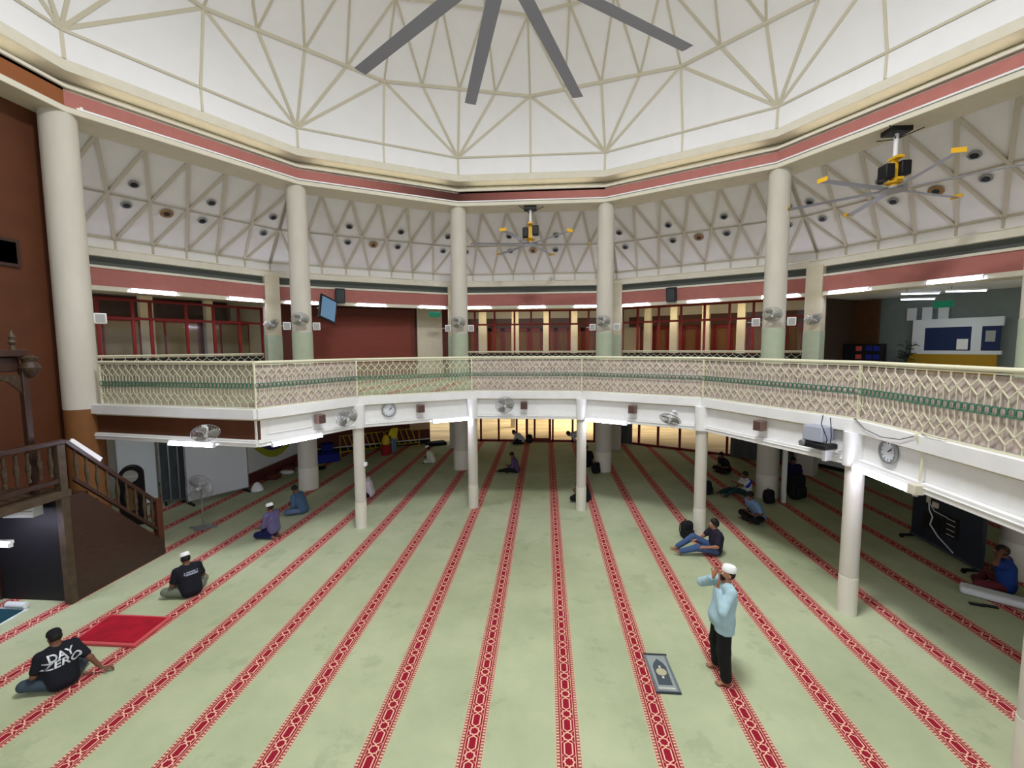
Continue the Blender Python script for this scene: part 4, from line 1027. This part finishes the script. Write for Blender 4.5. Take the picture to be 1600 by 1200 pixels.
class Imp:
    """smooth union of tapered capsules and ellipsoids"""
    def __init__(s, h=.012, k=.03): s.p = []; s.h = h; s.k = k; s.cuts = []
    def cap(s, a, b, ra, rb=None, k=None, cut=False): s.p.append(('c', np.array(a, float), np.array(b, float), ra, ra if rb is None else rb, s.k if k is None else k, cut)); return s
    def ell(s, c, r, k=None, cut=False, M=None): s.p.append(('e', np.array(c, float), np.array(r, float), M, None, s.k if k is None else k, cut)); return s
    def rbox(s, c, r, rd, k=None, M=None): s.p.append(('b', np.array(c, float), np.array(r, float), rd, M, s.k if k is None else k, False)); return s
    def mesh(s, name, m, parent):
        lo = np.full(3, 1e9); hi = -lo
        for q in s.p:
            if q[0] == 'c': R = max(q[3], q[4]); lo = np.minimum(lo, np.minimum(q[1], q[2])-R); hi = np.maximum(hi, np.maximum(q[1], q[2])+R)
            else: R = np.linalg.norm(q[2]) if q[0] == 'b' or q[3] is not None else q[2]; lo = np.minimum(lo, q[1]-R); hi = np.maximum(hi, q[1]+R)
        lo -= .06; hi += .06; h = s.h; n = np.ceil((hi-lo)/h).astype(int)+1
        F = np.full(n, .5)
        def apply(q):
            if q[0] == 'c': R = max(q[3], q[4]); a, b = np.minimum(q[1], q[2])-R, np.maximum(q[1], q[2])+R
            else: R = np.linalg.norm(q[2]); a, b = q[1]-R, q[1]+R
            i0 = np.clip(((a-.07-lo)/h).astype(int), 0, n-1); i1 = np.clip(((b+.07-lo)/h).astype(int)+2, 1, n)
            X, Y, Z = np.meshgrid(*[lo[i]+h*np.arange(i0[i], i1[i]) for i in range(3)], indexing='ij')
            if q[0] == 'c':
                d = q[2]-q[1]; L2 = max(d@d, 1e-9); px, py, pz = X-q[1][0], Y-q[1][1], Z-q[1][2]
                t = np.clip((px*d[0]+py*d[1]+pz*d[2])/L2, 0, 1)
                D = np.sqrt((px-t*d[0])**2+(py-t*d[1])**2+(pz-t*d[2])**2)-(q[3]+(q[4]-q[3])*t)
            else:
                px, py, pz = X-q[1][0], Y-q[1][1], Z-q[1][2]; Mx = q[3] if q[0] == 'e' else q[4]
                if Mx is not None:
                    Mx = np.array(Mx); px, py, pz = (Mx[0, 0]*px+Mx[1, 0]*py+Mx[2, 0]*pz, Mx[0, 1]*px+Mx[1, 1]*py+Mx[2, 1]*pz, Mx[0, 2]*px+Mx[1, 2]*py+Mx[2, 2]*pz)
                r = q[2]
                if q[0] == 'e':
                    k0 = np.sqrt((px/r[0])**2+(py/r[1])**2+(pz/r[2])**2); k1 = np.sqrt((px/r[0]**2)**2+(py/r[1]**2)**2+(pz/r[2]**2)**2)+1e-9; D = k0*(k0-1)/k1
                else:
                    rd = q[3]; dx, dy, dz = abs(px)-r[0]+rd, abs(py)-r[1]+rd, abs(pz)-r[2]+rd
                    D = np.sqrt(np.maximum(dx, 0)**2+np.maximum(dy, 0)**2+np.maximum(dz, 0)**2)+np.minimum(np.maximum(dx, np.maximum(dy, dz)), 0)-rd
            sl = tuple(slice(i0[i], i1[i]) for i in range(3)); f = F[sl]; k = q[5]
            hh = np.clip(.5+.5*(f-D)/k, 0, 1); F[sl] = f*(1-hh)+D*hh-k*hh*(1-hh)
        def docut():
            for pt, nm in s.cuts:
                X, Y, Z = np.meshgrid(*[lo[i]+h*np.arange(n[i]) for i in range(3)], indexing='ij')
                np.maximum(F, (X-pt[0])*nm[0]+(Y-pt[1])*nm[1]+(Z-pt[2])*nm[2], out=F)
        for q in s.p:
            if q[6]: apply(q)
        docut()
        for q in s.p:
            if not q[6]: apply(q)
        if all(q[6] for q in s.p) is False and not any(q[6] for q in s.p): docut()
        vs, fs = surf_nets(F, lo, h)
        me = bpy.data.meshes.new(name); me.from_pydata(vs.tolist(), [], fs.tolist()); me.materials.append(m)
        me.polygons.foreach_set('use_smooth', [True]*len(me.polygons)); me.update()
        o = bpy.data.objects.new(name, me); COL.objects.link(o)
        if parent: o.parent = parent
        sm = o.modifiers.new('smooth', 'SMOOTH'); sm.factor = .5; sm.iterations = 2
        return o
def v3(*a): return np.array(a, float)
def unit(a): return a/(np.linalg.norm(a)+1e-9)
def hand(im, w_, d, nrm, curl=.35, side_=1, r=.0095, sc=1.0):
    """palm from wrist w_ along d, palm normal nrm (the way the palm faces), thumb on side_"""
    d = unit(d); s = unit(np.cross(d, nrm))*side_; nrm = unit(np.cross(s, d))*side_
    im.cap(w_+s*.018*sc, w_+d*.085*sc+s*.028*sc, .017*sc, .014*sc, k=.012); im.cap(w_-s*.012*sc, w_+d*.08*sc-s*.026*sc, .016*sc, .013*sc, k=.012); im.cap(w_, w_+d*.085*sc, .018*sc, .014*sc, k=.012)
    for j, ln in enumerate((.9, 1.05, 1.0, .8)):
        b = w_+d*.088*sc+s*(.031-.021*j)*sc; sp = s*(.10-.07*j)
        d1 = unit(d+nrm*curl*.6+sp); d2 = unit(d+nrm*curl*1.8+sp*.6); d3 = unit(d+nrm*curl*3.0)
        p1 = b+d1*.036*ln*sc; p2 = p1+d2*.024*ln*sc; p3 = p2+d3*.018*ln*sc
        im.cap(b, p1, r*sc, r*.95*sc, k=.003); im.cap(p1, p2, r*.95*sc, r*.9*sc, k=.004); im.cap(p2, p3, r*.9*sc, r*.8*sc, k=.004)
    t0 = w_+d*.025*sc+s*.03*sc; t1 = t0+unit(d*.7+s*.8+nrm*.2)*.045*sc; t2 = t1+unit(d*.95+s*.3+nrm*.3)*.032*sc
    im.cap(t0, t1, .013*sc, .0105*sc, k=.01); im.cap(t1, t2, .0105*sc, .009*sc, k=.004)
def foot(im, an, d, r=.035):
    d = unit(d); im.cap(an-d*.05+v3(0, 0, -.02), an+d*.09+v3(0, 0, -.035), .032, .026, k=.03)
    s = unit(np.cross(d, v3(0, 0, 1)))
    for j in range(5): b = an+d*(.125-.006*j)+s*(.028-.014*j)+v3(0, 0, -.042); im.cap(an+d*.09+s*(.02-.01*j)+v3(0, 0, -.038), b+d*.018, .017, .010, k=.008)
def person(label, loc, face, J, cols, h=.0125, hair='hair', skin=None, longshirt=None, sleeves='short', s=1.0, curl=.6, extra=None, beard=False, mask=False, name='person', barefoot=True, tw=1.0):
    """J: joint positions, person faces +Y. cols: shirt material, trouser material"""
    t = thing(name, label, 'person', loc, rad(face-90)); t.scale = (s, s, s)
    skin = skin or skin_m; J = {k: v3(*v) for k, v in J.items()}
    hd, fd = J['hd'], unit(J['fd']); upv = unit(J.get('hup', hd-J['nk'])); rt_ = unit(np.cross(fd, upv)); upv = unit(np.cross(rt_, fd))
    Mh = np.stack([rt_, fd, upv], 1)
    def H(x, y, z): return hd+rt_*x+fd*y+upv*z
    B = Imp(h)
    # head
    B.ell(H(0, -.01, .02), (.074, .092, .098), M=Mh, k=.02); B.ell(H(0, .028, -.05), (.056, .062, .066), M=Mh, k=.03)
    B.cap(H(0, .088, .018), H(0, .104, -.024), .010, .014, k=.012)                 # nose
    B.cap(H(-.03, .083, .034), H(.03, .083, .034), .010, k=.012)                   # brow
    B.cap(H(-.018, .088, -.058), H(.018, .088, -.058), .0075, k=.006)              # lips
    B.ell(H(0, .075, -.094), (.022, .018, .016), k=.02)                            # chin
    for q in (-1, 1): B.ell(H(q*.078, -.012, -.008), (.012, .02, .032), M=Mh, k=.008)  # ears
    B.cap(J['nk'], H(0, -.015, -.06), .055, .052)
    pel, ch = J['pel'], J['ch']; side_v = unit(J['shR']-J['shL'])
    hipv = unit(J['hipR']-J['hipL'])
    for q in (-1, 1):
        B.cap(pel+hipv*q*.065, ch+side_v*q*.075, .108, .108, k=.05)
        B.cap(ch+side_v*q*.06, J['nk']+side_v*q*.05-v3(0, 0, .05), .10, .06, k=.05)
    for q, n_ in ((-1, 'L'), (1, 'R')):
        sh, el, wr = J['sh'+n_], J['el'+n_], J['wr'+n_]
        B.cap(J['nk']-v3(0, 0, .05), sh, .055, .055, k=.05); B.cap(sh, el, .052, .040); B.cap(el, wr, .040, .026)
        hdv = J.get('hd'+n_, wr-el); nr = J.get('pn'+n_, v3(0, 0, -1)); hand(B, wr+unit(hdv)*.01, hdv, nr, curl, -q)
        hp, kn, an = J['hip'+n_], J['kn'+n_], J['an'+n_]
        B.cap(hp, kn, .085, .058, k=.04); B.cap(kn, kn+(an-kn)*.35, .058, .056); B.cap(kn+(an-kn)*.35, an, .056, .036)
        foot(B, an, J.get('ft'+n_, v3(0, 1, 0)))
    B.mesh('body', skin, t)
    # shirt
    Sh = Imp(max(h, .011)); iv = .020; bell = longshirt is not None
    for q in (-1, 1):
        Sh.cap(pel+hipv*q*.065, ch+side_v*q*.075, .108+iv, .108+iv, k=.05, cut=bell)
        Sh.cap(ch+side_v*q*.06, J['nk']+side_v*q*.055-v3(0, 0, .055), .10+iv, .062+iv, k=.05, cut=bell)
    if bell:
        zh = longshirt
        for n_ in 'LR':
            hp, kn = J['hip'+n_], J['kn'+n_]; Sh.cap(hp, hp+(kn-hp)*.62, .125, .135, k=.08, cut=True)
        Sh.cap(ch+v3(0, .06, -.12), pel+v3(0, .075, .02), .09, .115, k=.08, cut=True)
        Sh.cuts.append((v3(0, 0, zh), v3(0, .05, -1)))
    for n_ in 'LR':
        sh, el, wr = J['sh'+n_], J['el'+n_], J['wr'+n_]
        Sh.cap(J['nk']-v3(0, 0, .06), sh, .055+iv*.8, .055+iv, k=.05)
        if sleeves == 'long': Sh.cap(sh, el, .060+iv*.6, .052+iv*.5, k=.03); Sh.cap(el, el+(wr-el)*.86, .055+iv*.4, .040+iv*.3, k=.02)
        else: Sh.cap(sh, sh+(el-sh)*.72, .056+iv*.7, .054+iv*.6, k=.03)
    sh_o = Sh.mesh('shirt', cols[0], t)
    # trousers
    T = Imp(max(h, .0115))
    T.cap(pel-hipv*.06, pel+hipv*.06, .118, k=.05)
    for n_ in 'LR':
        hp, kn, an = J['hip'+n_], J['kn'+n_], J['an'+n_]
        T.cap(hp, kn, .100, .076*tw, k=.04); T.cap(kn, an+(kn-an)*.10, .076*tw, .058*tw*1.05, k=.03)
    T.mesh('trousers', cols[1], t)
    # eyes
    for q in (-1, 1):
        e = MB().ball(tuple(H(q*.032, .078, .012)), .011, 10, 6); e.cur = 1; e.ball(tuple(H(q*.032, .087, .012)), .0055, 8, 5); e.build('eye', [white, blackm], t)
    if hair in ('hair', 'longish'):
        Hh = Imp(.011, .02); Hh.ell(H(0, -.018, .035), (.086, .098, .098), M=Mh)
        if hair == 'longish': Hh.ell(H(0, -.03, -.0), (.088, .09, .09), M=Mh)
        nv = unit(fd*.85-upv*.62); Hh.cuts.append((H(0, .055, .035), nv)); Hh.cuts.append((H(0, -.03, -.07), -upv))
        Hh.mesh('hair', hairm, t)
    elif hair in ('cap', 'blackcap', 'skullcap'):
        m_ = {'cap': white, 'blackcap': blackf, 'skullcap': blackf}[hair]
        prof = [(.091, .0), (.094, .02), (.088, .062), (.07, .082), (.0, .088)] if hair != 'skullcap' else [(.093, -.01), (.092, .02), (.078, .06), (.045, .083), (0, .09)]
        k_ = MB(); n_ = 28; vs = []
        for r_, z_ in prof:
            for i in range(n_):
                an = 2*PI*i/n_; vs.append(tuple(H(r_*.93*math.cos(an), r_*1.06*math.sin(an)-.018, z_+.048)))
        k_.smooth = True; k_.add(vs, [(j*n_+i, j*n_+(i+1) % n_, (j+1)*n_+(i+1) % n_, (j+1)*n_+i) for j in range(len(prof)-1) for i in range(n_)]); k_.build('cap', m_, t)
        Hh = Imp(.011, .02); Hh.ell(H(0, -.022, .01), (.083, .092, .09), M=Mh); Hh.cuts.append((H(0, .0, 0), unit(fd))); Hh.cuts.append((H(0, 0, -.055), -upv)); Hh.mesh('hair', hairm, t)
    if mask: 
        Mk = Imp(.009, .01); Mk.ell(H(0, .04, -.05), (.062, .068, .052), M=Mh); Mk.cuts.append((H(0, .03, 0), -unit(fd))); Mk.cuts.append((H(0, 0, -.008), upv)); Mk.mesh('face_mask', blackf, t)
    if beard:
        Bd = Imp(.010, .01); Bd.ell(H(0, .03, -.066), (.062, .068, .05), M=Mh); Bd.cuts.append((H(0, 0, -.055), upv)); Bd.mesh('beard', hairm, t)
    return t, H, Sh
def cloth(n, c): return mat(n, c, .85, noise=.10, nscale=9, bump=.35)
def crossJ(lean=.14, head=-.35, turn=0, hands=(.12, .30, .24), knee=.34, headz=0):
    return dict(pel=(0, 0, .13), ch=(0, lean*.6, .42), nk=(0, lean, .60), hd=(0, lean+.055, .715+headz), fd=(turn, 1, head),
        hup=(0, .35, 1), shL=(-.185, lean*.95, .535), shR=(.185, lean*.95, .535), elL=(-.27, .14, .30), elR=(.27, .14, .30),
        wrL=(-hands[0], hands[1], hands[2]), wrR=(hands[0], hands[1], hands[2]), hdL=(.3, .6, .3), hdR=(-.3, .6, .3), pnL=(0, -.4, 1), pnR=(0, -.4, 1),
        hipL=(-.1, .03, .12), hipR=(.1, .03, .12), knL=(-knee, .30, .14), knR=(knee, .30, .14), anL=(.10, .42, .08), anR=(-.10, .36, .07), ftL=(1, .3, 0), ftR=(-1, .3, 0))
# 1 standing man, hands raised to the ears
JS = dict(pel=(0, 0, .93), ch=(0, -.03, 1.22), nk=(0, -.045, 1.41), hd=(0, -.045, 1.545), fd=(0, 1, .16), hup=(0, -.16, 1),
    shL=(-.185, -.035, 1.365), shR=(.185, -.035, 1.365), elL=(-.31, .12, 1.16), elR=(.28, .20, 1.27), wrL=(-.14, .13, 1.42), wrR=(.105, .105, 1.44),
    hdL=(.08, -.2, 1), hdR=(-.10, -.35, 1), pnL=(.3, 1, .1), pnR=(-.2, 1, .1), hipL=(-.095, 0, .90), hipR=(.095, 0, .90), knL=(-.14, .02, .48), knR=(.14, .02, .48), anL=(-.17, -.02, .075), anR=(.19, -.02, .075))
t, H, _ = person('standing man in pale blue tunic, white cap and black mask raising both hands', (2.62, 6.52, 0), 180, JS,
    (cloth('tunic_blue', (168, 198, 208)), cloth('trousers_black', (24, 24, 26))), h=.0085, hair='cap', longshirt=.76, tw=1.22, sleeves='long', curl=.12, mask=True, s=1.04)
# seated people
def seat(label, x, y, face, shirt, trou, hair='hair', J=None, s=1.0, sleeves='short', skin=None, **k):
    return person(label, (x, y, 0), face, J or crossJ(), (shirt, trou), hair=hair, s=s, sleeves=sleeves, skin=skin or skin_d, **k)
navy = cloth('navy_tee', (18, 20, 30)); blk = cloth('black_cloth', (20, 20, 22)); jean = cloth('jeans_blue', (66, 88, 130))
JD = crossJ(lean=.16, head=-.5, turn=-.25); JD.update(elR=(.30, -.06, .30), wrR=(.40, -.14, .09), hdR=(.4, -.2, -.12), pnR=(0, 0, -1))
td, Hd, _ = seat('seated person in black t-shirt lettered DAY ZERO on the back', -7.05, 5.66, 156, navy, cloth('jeans_dark', (58, 72, 84)), 'skullcap', JD, .98)
def lettering(text, parent, size, x, z, ydep, m, rot=(PI/2, 0, 0), shear=0, name='lettering', rx=0):
    cu = bpy.data.curves.new(name, 'FONT'); cu.body = text; cu.size = size; cu.align_x = 'CENTER'; cu.extrude = .002; cu.offset = .003; cu.shear = shear
    ob = bpy.data.objects.new(name, cu); COL.objects.link(ob); dg = bpy.context.evaluated_depsgraph_get()
    me = bpy.data.meshes.new_from_object(ob.evaluated_get(dg)); bpy.data.objects.remove(ob)
    me.materials.clear(); me.materials.append(m); o = bpy.data.objects.new(name, me); COL.objects.link(o); o.parent = parent
    o.location = (x, ydep, z); o.rotation_euler = rot; return o
def project_back(o, parent, dist=.004):
    """press the printed letters onto the back of the shirt"""
    sh = [c for c in parent.children if c.name.startswith('shirt')][0]
    bm = bmesh.new(); bm.from_mesh(sh.data); from mathutils.bvhtree import BVHTree
    bv = BVHTree.FromBMesh(bm); bm2 = bmesh.new(); bm2.from_mesh(o.data)
    bmesh.ops.triangulate(bm2, faces=bm2.faces); bmesh.ops.subdivide_edges(bm2, edges=[e for e in bm2.edges if e.calc_length() > .03], cuts=3)
    Mx = Matrix.LocRotScale(o.location, o.rotation_euler, None); inv = Mx.inverted()
    for v_ in bm2.verts:
        p = Mx @ v_.co; hit = bv.ray_cast(Vector((p.x, -1, p.z)), Vector((0, 1, 0)))
        if hit[0] is not None: v_.co = inv @ Vector((p.x, hit[0].y-dist, p.z))
    bm2.to_mesh(o.data); bm2.free(); bm.free()
pw = mat('print_white', (228, 230, 235), .7)
for tx, sz, z_ in (('DAY', .115, .475), ('ZERO', .135, .375)):
    o = lettering(tx, td, sz, 0, z_, -.3, pw, shear=.15 if tx == 'ZERO' else 0); o.scale = (1.25, 1, 1); bpy.context.view_layer.update()
    for v_ in o.data.vertices: v_.co.x *= 1.25
    o.scale = (1, 1, 1); project_back(o, td)
tc_, Hc_, _ = seat('seated person in white cap and black t-shirt, head bent over a phone', -7.08, 8.08, 150, navy, cloth('grey_green', (110, 116, 100)), 'cap', crossJ(lean=.15, head=-.5), 1.0)
pm = MB()
for k in range(2): pm.b2(-.11+.02*k, .13-.01*k, -.3, -.296, .50-.045*k, .515-.045*k)
for k in range(9): pm.b2(-.12+k*.028, -.1+k*.028, -.3, -.296, .47, .49)
o = pm.build('printed_lines', mat('print_grey', (150, 156, 175), .7), tc_); project_back(o, tc_)
def phone(par, x, y, z, nm='phone', label='black phone held by the seated person in white cap', face=None):
    M4 = Matrix.Translation(par.location) @ Matrix.Rotation(par.rotation_euler.z, 4, 'Z'); p = M4 @ Vector((x, y, z))
    t = thing('phone', label, 'phone', tuple(p), par.rotation_euler.z); t.rotation_euler = (rad(35), 0, par.rotation_euler.z)
    MB().b2(-.038, .038, -.075, .075, -.005, .005).build('case', blackm, t, .003); MB().b2(-.034, .034, -.068, .068, .005, .006).build('screen', boardg, t)
phone(tc_, 0, .37, .30)
JK = dict(pel=(0, 0, .27), ch=(0, .04, .56), nk=(0, .07, .74), hd=(0, .10, .865), fd=(0, 1, -.25), shL=(-.185, .06, .68), shR=(.185, .06, .68), elL=(-.24, .10, .43), elR=(.24, .10, .43),
    wrL=(-.15, .32, .33), wrR=(.15, .32, .33), hdL=(.1, 1, -.1), hdR=(-.1, 1, -.1), hipL=(-.09, .02, .25), hipR=(.09, .02, .25), knL=(-.13, .44, .11), knR=(.13, .44, .11), anL=(-.10, -.02, .10), anR=(.10, -.02, .10), ftL=(0, -1, 0), ftR=(0, -1, 0))
seat('kneeling person in white cap and purple grey shirt on the left carpet', -7.05, 10.78, 172, cloth('purple_grey', (96, 90, 128)), cloth('navy_trousers', (24, 30, 80)), 'cap', JK, .95, 'long')
tb_, _, _ = seat('bearded person in denim blue shirt sitting cross-legged near the left tall column', -7.25, 12.55, 175, cloth('denim_shirt', (70, 96, 124)), cloth('denim', (92, 112, 140)), 'hair', crossJ(lean=.2, head=-.6), 1.0, 'long', beard=True)
seat('seated person in pale pink shirt half hidden behind a slim column', -5.80, 14.10, 185, cloth('pale_pink', (206, 196, 204)), blk, 'hair', crossJ(), 1.05, 'long')
tr_, _, _ = seat('squatting person in white robe and white cap before the yellow barriers', -4.80, 18.50, 180, cloth('robe_white', (216, 220, 204)), cloth('robe_white2', (200, 204, 190)), 'cap', crossJ(lean=.2, head=-.5, knee=.26), .9, 'long')
JY = dict(JS); JY.update(hd=(0, .08, 1.54), nk=(0, .02, 1.41), fd=(0, 1, -.4), elL=(-.24, .05, 1.12), elR=(.24, .08, 1.12), wrL=(-.16, .26, 1.02), wrR=(.16, .28, 1.05), hdL=(.2, 1, 0), hdR=(-.2, 1, 0), pnL=(1, 0, 0), pnR=(-1, 0, 0), anL=(-.1, 0, .075), anR=(.1, .05, .075), knL=(-.1, .02, .48), knR=(.1, .05, .48))
person('standing person in yellow shirt and blue jeans before the yellow barriers', (-7.05, 20.1, 0), 150, JY, (cloth('yellow_shirt', (222, 206, 50)), cloth('jeans_pale', (110, 138, 160))), hair='hair', skin=skin_d, s=.84, sleeves='long')
JP = crossJ(lean=.14, head=-.6); JP.update(anL=(-.10, .72, .08), knL=(-.22, .38, .16), ftL=(-.3, 1, .3))
tp_, _, _ = seat('seated person in plum shirt reading a phone on the middle carpet', -1.12, 17.25, 178, cloth('plum_shirt', (88, 66, 104)), blk, 'hair', JP, .98, 'long')
phone(tp_, 0, .42, .30, label='phone held by the seated person in plum shirt')
JB = dict(JK); JB.update(pel=(0, 0, .24), ch=(0, .2, .45), nk=(0, .34, .56), hd=(0, .44, .62), fd=(0, .8, -.7), shL=(-.18, .30, .50), shR=(.18, .30, .50), elL=(-.22, .40, .28), elR=(.22, .40, .28), wrL=(-.16, .52, .08), wrR=(.16, .52, .08), hdL=(0, 1, -.1), hdR=(0, 1, -.1))
seat('kneeling person in white shirt bowing forward before the glass door', -1.15, 22.35, 180, cloth('white_shirt', (200, 208, 212)), blk, 'hair', JB, 1.0)
JR = dict(pel=(0, -.08, .90), ch=(0, .22, 1.0), nk=(0, .42, 1.03), hd=(0, .56, 1.02), fd=(0, .5, -1), hup=(0, 1, .4), shL=(-.18, .36, .98), shR=(.18, .36, .98), elL=(-.22, .28, .72), elR=(.22, .28, .72), wrL=(-.13, .18, .52), wrR=(.13, .18, .52), hdL=(0, .2, -1), hdR=(0, .2, -1),
    hipL=(-.09, -.06, .88), hipR=(.09, -.06, .88), knL=(-.11, .03, .48), knR=(.11, .03, .48), anL=(-.11, -.02, .075), anR=(.11, -.02, .075))
person('person in pale shirt bowing with hands on knees behind a slim column', (1.62, 20.1, 0), 180, JR, (cloth('pale_shirt', (176, 184, 196)), cloth('blue_trousers', (58, 74, 110))), hair='hair', skin=skin_d, s=1.0, sleeves='short')
seat('seated person in dark navy shirt hidden behind the right middle slim column', 1.32, 14.1, 150, navy, blk, 'hair', crossJ(lean=.2, head=-.6), 1.05)
seat('seated person in black with patterned sleeve beside the tall column right of centre', 1.72, 18.2, 100, blk, blk, 'hair', crossJ(knee=.24), 1.05)
seat('seated person in dark shirt before the grey curtain', 7.1, 17.7, 195, cloth('charcoal', (34, 30, 32)), blk, 'hair', crossJ(lean=.22, head=-.5), 1.0, 'short')
JL = crossJ(lean=.02, head=-.1, turn=.2); JL.update(wrL=(-.2, .5, .55), elL=(-.28, .3, .45), hdL=(0, 1, .1), anL=(-.16, .78, .08), knL=(-.18, .46, .28), ftL=(0, 1, .2), anR=(.2, .80, .08), knR=(.22, .44, .16), ftR=(0, 1, .2))
tw_, _, _ = seat('seated person in white and blue shirt reaching to a black backpack', 6.62, 14.9, 185, cloth('white_tee', (208, 212, 216)), cloth('teal_trousers', (30, 60, 62)), 'hair', JL, 1.0)
tw_['category'] = 'person'
Sp = Imp(.012); Sp.cap((-.185, .0, .545), (-.25, .12, .43), .078, .07); Sp.cap((.185, .0, .545), (.25, .06, .43), .078, .07); Sp.mesh('blue_sleeve', mat('royal_blue', (36, 50, 180), .8), tw_)
t3_, _, _ = seat('seated person in light blue shirt with black trousers looking at a phone', 6.05, 12.75, 190, cloth('sky_tee', (116, 146, 186)), blk, 'hair', crossJ(lean=.24, head=-.7), 1.04)
phone(t3_, 0, .42, .32, label='phone held by the seated person in light blue shirt')
JT = dict(JK); JT.update(pel=(0, 0, .42), ch=(0, .03, .71), nk=(0, .05, .89), hd=(0, .07, 1.015), shL=(-.185, .04, .83), shR=(.185, .04, .83), elL=(-.25, .1, .58), elR=(.27, .1, .58), wrL=(-.2, .34, .52), wrR=(.22, .34, .5), hipL=(-.09, .02, .40), hipR=(.09, .02, .40), knL=(-.14, .42, .46), knR=(.14, .42, .46), anL=(-.14, .45, .09), anR=(.14, .45, .09), ftL=(0, 1, 0), ftR=(0, 1, 0))
seat('person in black and violet shirt on a low stool right of the rightmost tall column', 8.5, 15.75, 250, cloth('violet_black', (30, 22, 70)), blk, 'hair', JT, 1.0)
t = thing('low_stool', 'low dark stool under the person in violet shirt', 'stool', (8.5, 15.75, 0)); MB().lathe([(0, .22), (.17, .22), (.17, .27), (0, .27)], n=20).build('seat', blackm, t)
for k in range(4): an = rad(45+90*k); MB().tube((.13*math.cos(an), .13*math.sin(an), 0), (.11*math.cos(an), .11*math.sin(an), .23), .015).build('leg', blackm, t)
JJ = dict(pel=(0, 0, .12), ch=(0, -.02, .41), nk=(0, .02, .59), hd=(0, .05, .715), fd=(.1, 1, -.05), shL=(-.185, .0, .53), shR=(.185, .0, .53), elL=(-.27, .08, .28), elR=(.25, .16, .33), wrL=(-.18, .32, .23), wrR=(.10, .38, .30),
    hdL=(.5, 1, .1), hdR=(-.5, 1, .0), hipL=(-.1, .04, .12), hipR=(.1, .04, .12), knL=(-.13, .48, .20), knR=(.15, .46, .34), anL=(-.10, .86, .09), anR=(.16, .84, .08), ftL=(0, .8, .5), ftR=(0, 1, .2))
seat('young person in navy shirt and blue jeans sitting with legs stretched beside a backpack', 4.05, 10.62, 183, cloth('navy_polo', (38, 34, 52)), jean, 'longish', JJ, 1.03, skin=skin_m)
JW = dict(crossJ(lean=.05, head=-.1)); JW.update(elL=(-.36, .12, .60), wrL=(-.15, .10, .74), hdL=(.6, -.2, .3), elR=(.26, -.05, .28), wrR=(.22, .2, .2))
seat('seated person in blue shirt with one hand raised to the head at the right edge', 9.2, 9.25, 130, cloth('blue_shirt', (26, 58, 128)), cloth('maroon_sarong', (96, 34, 46)), 'hair', JW, 1.12)
t = thing('floor_pillow', 'long pale pillow on the carpet at the right edge', 'pillow', (8.72, 8.95, 0), rad(-40)); pi_ = Imp(.012); pi_.rbox((0, 0, .08), (.50, .17, .07), .06); pi_.mesh('pillow_case', boardw, t)
t = thing('sandals', 'pair of black sandals on the carpet by the pale pillow', 'sandals', (8.2, 8.75, 0), rad(-20)); 
for q in (0, 1): MB().box((q*.2, .02*q, .015), (.22, .09, .03)).build('sandal', blackm, t, .012)
t = thing('maroon_bag', 'maroon cloth bag beside the blue shirted person at right', 'bag', (9.25, 8.62, 0), .3); b_ = Imp(.012); b_.rbox((0, 0, .16), (.26, .18, .16), .1); b_.mesh('bag', cloth('maroon_cloth', (104, 38, 52)), t); MB().path([(-.1, 0, .3), (-.05, 0, .4), (.05, 0, .4), (.1, 0, .3)], .012).build('handle', maroon2, t)

# backpacks
def mk_bag():
    t = thing('backpack', '', 'backpack'); im = Imp(.012, .03); im.rbox((0, 0, .22), (.16, .11, .22), .09); im.mesh('bag', blackf, t)
    im = Imp(.012, .02); im.rbox((0, -.12, .14), (.12, .04, .10), .035); im.mesh('front_pocket', blackm, t)
    for q in (-1, 1): MB().path([(q*.07, .10, .38), (q*.08, .16, .3), (q*.09, .16, .15), (q*.1, .11, .06)], .014).build('strap', blackm, t)
    MB().path([(-.03, .06, .43), (-.02, .06, .47), (.02, .06, .47), (.03, .06, .43)], .008).build('handle', blackm, t); return t
bag = placer(mk_bag); BG = 'black backpacks on the carpet'
bag((3.66, 11.50, 0), .5, 'black backpack leaning on a slim column beside the person in jeans', BG)
bag((5.45, 15.05, 0), 1.2, 'black backpack in the reach of the person in white and blue', BG)
bag((7.02, 14.25, 0), .2, 'black backpack at the foot of the rightmost tall column', BG)
bag((-.82, 22.75, 0), 0, 'black backpack behind the bowing person near the glass door', BG)
o = bag((8.1, 14.72, 0), .3, 'large black bag before the person in violet shirt', BG); o.scale = (1.6, 1.5, 1.9)
bag((1.98, 17.32, 0), .6, 'black bag between the seated person and the tall column right of centre', BG)
